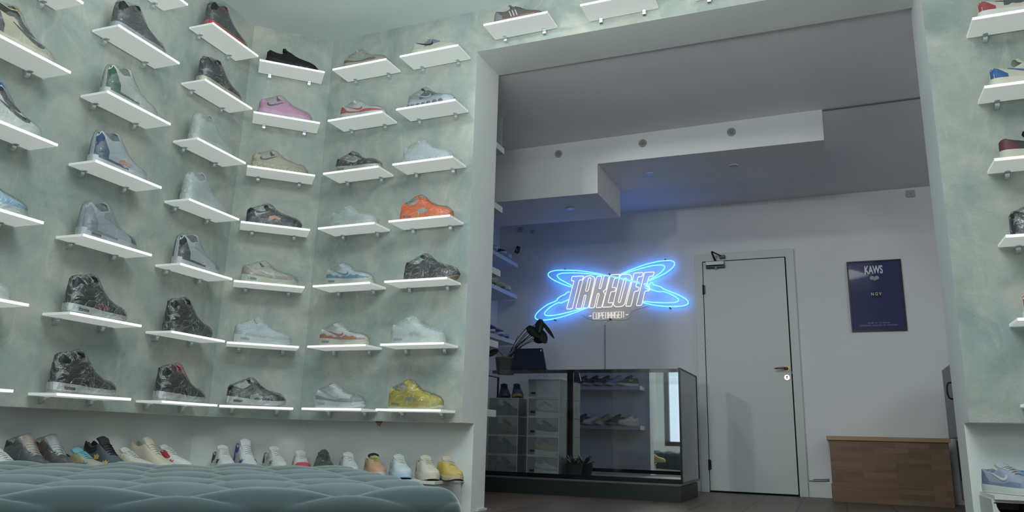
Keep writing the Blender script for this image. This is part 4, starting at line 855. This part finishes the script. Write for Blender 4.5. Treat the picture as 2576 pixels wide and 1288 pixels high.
mi = bpy.data.materials.new('mirror_silver'); mi.use_nodes = True; b_ = mi.node_tree.nodes['Principled BSDF']; b_.inputs['Metallic'].default_value = 1; b_.inputs['Roughness'].default_value = .015; b_.inputs['Base Color'].default_value = (.80, .83, .84, 1)
mr = thing('standing_mirror', 'frameless mirror with one black edge bar standing behind the glass counter', 'mirror', (0, 0, 0))
MB().box(.912, 1.835, 2.470, 2.478, 0, .962).build('mirror_panel', mi, mr)
MB().box(.857, .912, 2.462, 2.482, 0, .962).build('edge_bar', M((16, 17, 18), .35), mr)
MB().box(.15, 1.835, 2.460, 2.482, .962, .990).build('top_bar', M((16, 17, 18), .35), mr)
# shoe boxes in the counter
ZD = .1125; pit = .156
for k in range(5):
    nm = ['bottom', 'second', 'third', 'fourth', 'top'][k]
    clear_box('clear drop-front shoe box, %s of the right stack in the counter' % nm, (.603, 2.195, ZD + k * pit), (.28, .212, .153), 0, True, 'clear shoe boxes, right stack in the counter')
    if k < 4:
        u = [(188, 194, 206), (176, 160, 110), (84, 86, 84), (176, 182, 190)][k]
        sneaker(dict(style='runner', up=u, sole=(196, 198, 196), mud=tuple(v * .8 for v in u), L=.22), ['white and navy', 'sand and black', 'dark olive', 'pale grey'][k] + ' sneaker inside a clear box of the right stack', (.638, 2.30, ZD + k * pit + .0045), 0, 'sneakers boxed in the counter')
for k in range(4):
    nm = ['bottom', 'second', 'third', 'top'][k]
    clear_box('clear drop-front shoe box, %s of the left stack in the counter' % nm, (.245, 2.195, ZD + k * pit), (.275, .212, .153), 0, False, 'clear shoe boxes, left stack in the counter')
    u = [(50, 54, 54), (70, 96, 60), (150, 120, 104), (60, 64, 70)][k]
    sneaker(dict(style='runner', up=u, sole=(90, 92, 90), L=.20), ['black', 'green', 'tan', 'charcoal'][k] + ' sneaker inside a clear box of the left stack', (.285, 2.30, ZD + k * pit + .0045), 0, 'sneakers boxed in the counter')
for x, lb in ((.300, 'dark navy sneaker on top of the left stack of clear boxes'), (.420, 'charcoal sneaker with tan sole on top of the left stack of clear boxes')):
    sneaker(dict(style='court', up=(48, 54, 66) if x < .35 else (70, 72, 76), sole=(60, 66, 76) if x < .35 else (150, 130, 100), L=.20), lb, (x, 2.37, ZD + 4 * pit + .0005), -PI / 2 + .5, 'sneakers on the clear boxes')
# plant in the counter
def leaf(mb, base, tip, wid, droop=.0, n=7, face=(0, 0, 1), pw=.8):
    a, b = Vector(base), Vector(tip); d = b - a; sd = d.cross(Vector(face))
    sd = sd.normalized() if sd.length > 1e-5 else Vector((1, 0, 0)); nrm = sd.cross(d).normalized(); rows = []
    for i in range(n + 1):
        t = i / n; c = a + d * t + Vector((0, 0, -droop * t * t)); w_ = wid * math.sin(PI * min(.06 + t * .94, .995)) ** pw
        rows.append([c - sd * w_ + nrm * .10 * w_, c - nrm * .25 * w_, c + sd * w_ + nrm * .10 * w_, c - nrm * .25 * w_ - nrm * .002])
    mb.grid(rows, 0, True); mb.add(rows[0], [(0, 1, 2, 3)]); mb.add(rows[-1], [(3, 2, 1, 0)])
POT = M((40, 40, 40), .7); LEAFD = M((44, 62, 48), .4)
pl = thing('potted_succulent', 'small dark potted plant with pointed leaves inside the glass counter', 'plant', (.968, 2.325, ZD))
MB().lathe([(.058, 0), (.072, .092), (.074, .095), (.068, .097), (.066, .085), (.0005, .082)], 0, 0, 28).build('pot', POT, pl, True, angle=.7)
mb = MB().lathe([(.0005, .083), (.064, .086), (.0005, .089)], 0, 0, 20); mb.build('soil', M((36, 30, 26), .95), pl, True)
for k in range(11):
    an = k * 2.4; el = .035 + .07 * ((k * 5) % 7) / 7; r_ = .075 if k % 3 else .095; mb = MB()
    leaf(mb, (.008 * math.cos(an), .008 * math.sin(an), .085), (r_ * math.cos(an) * (1.15 - el * 4), r_ * math.sin(an) * (1.1 - el * 4), .09 + el), .013, .008)
    mb.build('leaf', LEAFD, pl, True)
# things on the counter
ZS = ZT + .0005
pl = thing('potted_plant', 'tall dark-leaved potted plant standing on the glass counter', 'plant', (.415, 2.14, ZS))
MB().lathe([(.072, 0), (.086, .125), (.089, .128), (.089, .140), (.080, .142), (.077, .12), (.0005, .118)], 0, 0, 30).build('pot', M((96, 94, 92), .7), pl, True, angle=.7)
MB().lathe([(.0005, .119), (.075, .121), (.0005, .124)], 0, 0, 20).build('soil', M((36, 30, 26), .95), pl, True)
LV = [((.19, 0, .40), (.30, -.01, .315), .040), ((.27, .02, .375), (.365, .0, .265), .046), ((.325, -.03, .455), (.30, -.02, .345), .038), ((.30, .05, .45), (.425, .03, .305), .016), ((.25, .04, .35), (.31, .03, .27), .036), ((-.06, -.03, .20), (-.16, -.06, .16), .030), ((.24, .03, .30), (.30, .02, .27), .022)]
stm = M((48, 58, 46), .6)
for a_, b_, w_ in LV:
    s_ = MB(); s_.tube(catmull([(a_[0] * .08, a_[1] * .3, .12), (a_[0] * .45, a_[1] * .6, .12 + (a_[2] - .12) * .55), a_], 6), [.003] * 13, 6); so = s_.build('stem', stm, pl, True)
    mb = MB(); leaf(mb, a_, b_, w_, .01, 9, (.25, -1, .35), .55); mb.build('leaf', M((40, 52, 46), .35), so, True)
for k in range(6):
    s_ = MB(); x = .10 + .035 * k; s_.tube(catmull([(.01 * k - .02, .02, .12), (x * .5, .03, .24), (x, .02, .33 - .02 * (k % 3))], 6), .0022, 6); s_.build('stem', stm, pl, True)
tb = thing('tablet_register', 'dark tablet screen standing tilted on the glass counter by the plant', 'tablet', (.68, 2.02, ZS))
sc = MB().prism(rounded([(-.165, .035), (.150, .035), (.105, .205), (-.140, .205)], .012, 4), -.006, .006, axis='y'); so = sc.build('screen', M((30, 40, 58), .15, spec=.7), tb, bevel=.0015)
so.rotation_euler = (math.radians(-8), 0, 0)
mb = MB().prism([(-.168, .0), (.158, .0), (.150, .038), (-.165, .038)], -.008, .014, axis='y'); mb.build('stand', M((24, 27, 32), .4), tb, bevel=.002)
mb = MB().prism([(.086, .176), (.093, .178), (.098, .190), (.092, .194), (.087, .188)], -.0075, -.006, axis='y'); lg_ = mb.build('white_mark', M((200, 206, 210), .4), so)

# ------------------------------------------------------------------ neon sign
NEON_WHITE = {
 'T': [(0.6849, 1.9547), (0.8049, 1.9525), (0.7941, 1.9146), (0.7602, 1.9138), (0.6911, 1.635), (0.6323, 1.6341), (0.7083, 1.9107), (0.6804, 1.9095)],
 'A': [(0.7256, 1.635), (0.7982, 1.9144), (0.8187, 1.9436), (0.851, 1.9511), (0.892, 1.9487), (0.9159, 1.9279), (0.9119, 1.8913), (0.8526, 1.635), (0.7996, 1.6339), (0.8311, 1.762), (0.8126, 1.7615), (0.7825, 1.6333)],
 'Ai': [(0.8227, 1.7991), (0.8531, 1.9281), (0.8668, 1.9341), (0.8804, 1.9279), (0.8494, 1.7991)],
 'K': [(0.8608, 1.636), (0.9363, 1.9401), (0.9891, 1.9404), (0.958, 1.8188), (0.9755, 1.8159), (1.0107, 1.9425), (1.0612, 1.9429), (1.0279, 1.8086), (0.997, 1.7903), (1.0211, 1.7647), (0.9847, 1.6362), (0.9297, 1.6358), (0.962, 1.7702), (0.9445, 1.7751), (0.9108, 1.6346)],
 'E': [(0.9914, 1.6372), (1.0726, 1.9475), (1.1646, 1.9487), (1.155, 1.9122), (1.1125, 1.912), (1.0867, 1.8208), (1.1279, 1.8213), (1.1184, 1.7843), (1.0772, 1.783), (1.0475, 1.6761), (1.098, 1.6771), (1.0846, 1.6372)],
 'O': [(1.0979, 1.6608), (1.1631, 1.927), (1.1831, 1.945), (1.249, 1.9451), (1.279, 1.9249), (1.276, 1.8909), (1.2097, 1.656), (1.1834, 1.637), (1.1189, 1.6358)],
 'Oi': [(1.1469, 1.6815), (1.2052, 1.9028), (1.2198, 1.9105), (1.2302, 1.9), (1.1679, 1.6792), (1.1573, 1.6712)],
 'F': [(1.2193, 1.6361), (1.3042, 1.9517), (1.392, 1.951), (1.3804, 1.9144), (1.3402, 1.9134), (1.3169, 1.8154), (1.3506, 1.8149), (1.341, 1.7764), (1.3047, 1.775), (1.2707, 1.6359)],
 'G': [(1.3199, 1.6383), (1.4036, 1.9516), (1.4956, 1.9513), (1.4847, 1.9116), (1.4449, 1.9106), (1.4176, 1.8127), (1.4497, 1.8136), (1.4452, 1.7744), (1.4042, 1.7732), (1.3714, 1.6394)],
}
NEON_BLUE = {
 'ul_outer': [(1.3601, 1.8457), (1.3213, 1.8582), (1.1642, 1.9051), (0.9634, 1.962), (0.7922, 1.9992), (0.6529, 2.0159), (0.5328, 2.0218), (0.4653, 2.0108), (0.442, 1.986), (0.4662, 1.9502), (0.5343, 1.9087), (0.6193, 1.8701), (0.6893, 1.8461)],
 'ul_inner': [(1.3537, 1.8538), (1.3084, 1.8681), (1.1311, 1.9176), (0.9295, 1.9573), (0.7577, 1.9823), (0.6461, 1.989), (0.5757, 1.9884), (0.5385, 1.97), (0.5623, 1.9345), (0.619, 1.9007), (0.6892, 1.8617)],
 'lr_outer': [(1.3833, 1.6646), (1.485, 1.6377), (1.598, 1.6202), (1.7036, 1.6158), (1.7778, 1.6252), (1.8017, 1.6461), (1.7793, 1.6817), (1.7064, 1.7263), (1.6137, 1.7691), (1.5763, 1.787), (1.5546, 1.8055), (1.52, 1.8189), (1.4852, 1.8305), (1.4696, 1.8527), (1.4535, 1.8471), (1.4373, 1.8363)],
 'lr_inner': [(1.3867, 1.6773), (1.4854, 1.6633), (1.6112, 1.6533), (1.6922, 1.656), (1.7144, 1.6752), (1.6934, 1.7015), (1.6381, 1.736), (1.5758, 1.7614), (1.5379, 1.7614), (1.4874, 1.7755), (1.4525, 1.7889)],
 'll_outer': [(0.8587, 1.6401), (0.7327, 1.5969), (0.5949, 1.5576), (0.4832, 1.5376), (0.3844, 1.5316), (0.3343, 1.5415), (0.3146, 1.5624), (0.3261, 1.5957), (0.3752, 1.6411), (0.4456, 1.6855), (0.5299, 1.717), (0.5451, 1.7365), (0.5785, 1.7606), (0.6203, 1.7754), (0.6411, 1.7946), (0.6675, 1.8001)],
 'll_inner': [(0.8282, 1.6393), (0.6913, 1.6118), (0.5667, 1.5866), (0.4685, 1.5769), (0.419, 1.5808), (0.4045, 1.5981), (0.4183, 1.6225), (0.4672, 1.6644), (0.5442, 1.7015), (0.5793, 1.6986), (0.6522, 1.7289)],
 'ur_outer': [(1.1645, 1.9461), (1.2968, 1.995), (1.4275, 2.0328), (1.5435, 2.0514), (1.6326, 2.052), (1.6702, 2.043), (1.6855, 2.0213), (1.6689, 1.9848), (1.6047, 1.9369), (1.5279, 1.9026), (1.4442, 1.8684)],
 'ur_inner': [(1.191, 1.9485), (1.3294, 1.985), (1.4594, 2.011), (1.5364, 2.0153), (1.5777, 2.01), (1.5933, 1.9928), (1.5735, 1.9583), (1.5154, 1.9163), (1.4444, 1.8801)],
 'finger1': [(1.3923, 1.8387), (1.4085, 1.8476), (1.405, 1.825), (1.4241, 1.8175)],
 'finger2': [(1.4085, 1.8476), (1.4244, 1.837), (1.4566, 1.8404)],
 'finger3': [(1.4241, 1.8175), (1.4435, 1.8262), (1.4565, 1.8353)],
 'finger4': [(1.4047, 1.8043), (1.4238, 1.7981), (1.4495, 1.8)],
 'finger5': [(1.4435, 1.8262), (1.4335, 1.8041), (1.4237, 1.7884), (1.4492, 1.7839)],
}
NEON_PTS = {
 'cop_bl': (0.8962, 1.5296),
 'cop_tl': (0.8974, 1.5885),
 'cop_br': (1.204, 1.527),
 'cop_tr': (1.2045, 1.5869),
 'd1': (0.859, 1.5571),
 'd1b': (0.886, 1.5581),
 'd2': (1.2193, 1.5567),
 'd2b': (1.2433, 1.5571),
 'p1': (0.6105, 2.0322),
 'p2': (1.6011, 2.0639),
 'p3': (0.5079, 1.534),
 'p4': (1.632, 1.6061),
 'p5': (1.0612, 1.9562),
 'p6': (1.0662, 1.5223),
 'w1': (0.7739, 1.5821),
 'w1b': (0.8962, 1.5217),
 'w2': (1.4213, 1.6372),
 'w2b': (1.2664, 1.5922),
 'w2c': (1.2463, 1.5351),
 'w2d': (1.1941, 1.5145),
 'cab': (1.0085, 1.4756),
}
# 1889.915210256188 [-0.38213729  0.89355623  0.23564455] [0.92166476 0.38704976 0.0269548 ] [ 0.06712054 -0.22748571  0.97146543] [ 2.96722546 -3.75616211  0.40128459]

YN = 3.085
ns = thing('neon_sign', 'blue and white neon sign reading TAKEOFF COPENHAGEN on the back room wall', 'neon sign', (0, 0, 0))
NW = emis('white_neon', (.95, .89, .76), 1.0); NBl = emis('blue_neon', (.03, .25, 1.0), 8.5)
nm_ = {'T': 'letter_t', 'A': 'letter_a', 'Ai': 'letter_a_inner', 'K': 'letter_k', 'E': 'letter_e', 'O': 'letter_o', 'Oi': 'letter_o_inner', 'F': 'letter_f', 'G': 'letter_f'}
made = {}
for k, pts in NEON_WHITE.items():
    P3 = rounded([Vector((x, YN, z)) for x, z in pts], .012, 3); mb = MB().tube(P3, .0043, 8, closed=True)
    made[k] = mb.build(nm_[k], NW, made[k[0]] if k in ('Ai', 'Oi') else ns, True)
for k, pts in NEON_BLUE.items():
    fg = k.startswith('finger'); P3 = catmull([(x, YN - (.016 if k in ('ul_outer', 'll_outer', 'ul_inner') else -.004), z) for x, z in pts], 2 if fg else 7)
    MB().tube(P3, .0036 if fg else .0046, 8).build('fingers' if fg else 'blue_loop', NBl, ns, True)
GL = {'C': [[(1, 1), (0, 1), (0, 0), (1, 0)]], 'O': [[(0, 0), (0, 1), (1, 1), (1, 0), (0, 0)]], 'P': [[(0, 0), (0, 1), (1, 1), (1, .45), (0, .45)]], 'E': [[(1, 1), (0, 1), (0, 0), (1, 0)], [(0, .5), (.8, .5)]],
      'N': [[(0, 0), (0, 1), (1, 1), (1, 0)]], 'H': [[(0, 0), (0, 1)], [(1, 0), (1, 1)], [(0, .5), (1, .5)]], 'A': [[(0, 0), (0, 1), (1, 1), (1, 0)], [(0, .45), (1, .45)]], 'G': [[(1, 1), (0, 1), (0, 0), (1, 0), (1, .5), (.5, .5)]]}
xa, xb = NEON_PTS['cop_bl'][0], NEON_PTS['cop_br'][0]; za, zb_ = 1.5290, 1.5865; stp = (xb - xa) / 10
for i, ch in enumerate('COPENHAGEN'):
    mb = MB()
    for st_ in GL[ch]:
        P3 = [Vector((xa + stp * (i + .16 + .66 * u), YN, za + (zb_ - za) * v)) for u, v in st_]
        mb.tube(rounded(P3, .004, 2)[3:-3] if False else P3, .0032, 6)
    mb.build('letter_' + ch.lower(), NW, ns, True)
for a_, b_ in (('d1', 'd1b'), ('d2', 'd2b')): MB().tube([(NEON_PTS[a_][0], YN, NEON_PTS[a_][1]), (NEON_PTS[b_][0], YN, NEON_PTS[b_][1])], .0035, 6).build('dash', NW, ns, True)
for k in ('p1', 'p2', 'p3', 'p4', 'p5', 'p6'):
    x, z = NEON_PTS[k]; MB().tube([(x, YB - .0005, z), (x, YN - .006, z)], .006, 8).build('standoff', M((30, 36, 60), .4), ns, True, angle=.7)
mb = MB(); mb.tube(catmull([(NEON_PTS[k][0], YB - .004, NEON_PTS[k][1]) for k in ('w1', 'w1b', 'p6')], 6), .002, 6); mb.tube(catmull([(NEON_PTS[k][0], YB - .004, NEON_PTS[k][1]) for k in ('w2', 'w2b', 'w2c', 'w2d', 'p6')], 6), .002, 6)
mb.tube(catmull([(1.066, YB - .004, 1.522), (1.03, YB - .004, 1.505), (1.009, YB - .004, 1.478)], 6), .002, 6); mb.build('lead_wire', M((170, 178, 184), .5), ns, True)
cc_ = MB().box(.9995, 1.0135, YB - .010, YB - .0005, .93, 1.476).build('cable_cover', M((150, 156, 166), .5), bevel=.002); tag(cc_, 'thin vertical cable cover running down the wall below the neon sign', 'cable cover')

# ------------------------------------------------------------------ poster
po = thing('framed_poster', 'dark blue framed exhibition poster on the back wall right of the door', 'poster', (3.352, YB, 1.644))
pf = MB(); hw, hh = .208, .301
pf.box(-hw, hw, -.018, -.001, hh - .012, hh); pf.box(-hw, hw, -.018, -.001, -hh, -hh + .012); pf.box(-hw, -hw + .012, -.018, -.001, -hh + .012, hh - .012); pf.box(hw - .012, hw, -.018, -.001, -hh + .012, hh - .012)
pf.build('frame', M((18, 20, 24), .35), po)
pr = MB().box(-hw + .011, hw - .011, -.010, -.002, -hh + .011, hh - .011).build('print', M((32, 36, 96), .5), po)
MB().box(-hw + .0115, hw - .0115, -.0145, -.013, -hh + .0115, hh - .0115).build('glazing', glass('poster_glass', (.97, .97, .98), .35), po)
PT = M((236, 238, 240), .6)
text('KAWS', pr, PT, 'title_lettering', .138, .072, (-.003, -.0105, .186), .0008, .03)
text('N G V', pr, PT, 'block_lettering', .078, .026, (.002, -.0125, .001), .0004)
bpy.data.objects['block_lettering'].parent = pr
MB().box(-.040, .042, -.012, -.0101, -.022, .036).build('dark_block', M((24, 26, 48), .6), pr)
text('20 SEP 19 - 13 APR 20', pr, M((150, 152, 176), .6), 'date_lettering', .165, .011, (.0, -.0105, -.236), .0005)
text('NATIONAL GALLERY OF VICTORIA', pr, M((150, 152, 176), .6), 'venue_lettering', .285, .012, (.0, -.0105, -.256), .0005)
mb = MB()
for x in (-.0165, .0165): mb.prism([(x - .002 + .0185 * math.cos(2 * PI * k / 22), .152 + .0165 * math.sin(2 * PI * k / 22)) for k in range(22)], -.0110, -.0102, axis='y')
mb.build('pale_discs', M((176, 180, 190), .6), pr)
MB().prism([(-.001 + .008 * math.cos(2 * PI * k / 16), .136 + .008 * math.sin(2 * PI * k / 16)) for k in range(16)], -.0116, -.0111, axis='y').build('yellow_dot', M((190, 180, 90), .6), pr)

# ------------------------------------------------------------------ wooden bench, grey cabinet, small wall fittings
wb = thing('wooden_bench_box', 'long low wooden block-board box with pale top edge under the poster', 'bench', (0, 0, 0))
WOOD = planks('block_board', (128, 100, 76), (104, 81, 62), .23, .037, (PI / 2, 0, 0), (98, 76, 58), .0006, .5)
MB().box(2.912, 3.72, 2.72, YB - .016, .0, .455).build('carcass', WOOD, wb)
MB().box(2.897, 3.735, 2.705, YB - .016, .455, .486).build('top', planks('top_edge_board', (172, 142, 104), (156, 128, 94), .6, .2, (PI / 2, 0, 0), (150, 116, 80), .0008, .45), wb, bevel=.002)
MB().box(2.893, 2.8968, 2.705, YB - .016, .4555, .4855).build('end_cap', M((140, 146, 152), .5), wb)
MB().box(2.906, 2.9115, 2.74, 2.76, .02, .13).build('cable_plate', M((90, 66, 52), .6), wb)
gc = thing('grey_cabinet', 'grey metal cabinet with black bow handle half hidden behind the right jamb', 'cabinet', (0, 0, 0))
MB().box(3.748, 4.30, 1.95, 2.90, .487, 1.000).build('upper_body', M((122, 128, 130), .45, .2), gc, bevel=.004)
MB().box(3.752, 4.30, 2.02, 2.60, .06, .486).build('lower_body', M((130, 136, 138), .5), gc, bevel=.004)
MB().box(3.746, 3.7515, 2.06, 2.52, .20, .47).build('vent_panel', M((18, 20, 20), .5), gc)
MB().box(3.765, 4.29, 2.05, 2.58, 0, .06).build('plinth', M((90, 96, 98), .6), gc)
MB().tube(catmull([(3.746, 2.44, .872), (3.722, 2.44, .862), (3.714, 2.44, .815), (3.722, 2.44, .765), (3.746, 2.44, .755)], 5), .006, 8).build('handle', M((14, 15, 16), .35), gc, True)
jb = thing('junction_box', 'small square white junction box high on the back wall near the right jamb', 'junction box', (3.685, YB, 2.506))
MB().box(-.030, .030, -.016, -.0005, -.030, .030).build('cover', M((172, 172, 174), .5), jb, bevel=.003)
MB().prism([(.004 * math.cos(2 * PI * k / 10), .004 * math.sin(2 * PI * k / 10)) for k in range(10)], -.0168, -.016, axis='y').build('screw', BLACKM, jb)
for x, z, s_, lb, dot in ((.112, 2.489, .026, 'square white wall box with a dark dot above the top left shelf', 1), (.244, 2.461, .022, 'round white wall cap beside the square wall box', 0)):
    t = thing('wall_cap', lb, 'wall fitting', (x, YB, z))
    q = [(s_, s_), (-s_, s_), (-s_, -s_), (s_, -s_)] if dot else [(s_ * math.cos(2 * PI * k / 24), s_ * math.sin(2 * PI * k / 24)) for k in range(24)]
    MB().prism(q, -.010, -.0005, axis='y').build('cover', M((160, 166, 180), .5), t, bevel=.002)
    MB().prism([(.004 * math.cos(2 * PI * k / 10), .004 * math.sin(2 * PI * k / 10)) for k in range(10)], -.0112, -.010, axis='y').build('screw', M((50, 54, 66), .5), t)
sc = thing('security_camera', 'small black rounded camera on the wall above the top left back-room shelf', 'camera', (.10, YB, 2.265))
b_ = MB(); b_.tube([(-.012, -.05, -.034), (0, -.045, 0), (.010, -.04, .034)], [.020, .0235, .020], 16); b_.build('body', M((16, 17, 20), .25), sc, True, angle=.9)
MB().tube([(0, -.001, -.01), (-.0, -.04, -.01)], .007, 8).build('bracket', BLACKM, sc, True, angle=.7)
MB().prism([(-.003, -.020), (.003, -.020), (.003, .014), (-.003, .014)], -.071, -.0685, axis='y').build('light_strip', M((190, 196, 206), .3), sc)
wc = MB(); wc.tube(catmull([(2.735, YB - .010, .128), (2.80, YB - .012, .128), (2.89, YB - .012, .135)], 5), .004, 6); wc.tube([(2.765, YB - .010, .140), (2.89, YB - .010, .146)], .003, 6)
tag(wc.build('floor_cable', M((110, 116, 120), .5), None, True), 'grey cable clipped along the skirting left of the wooden bench', 'cable')
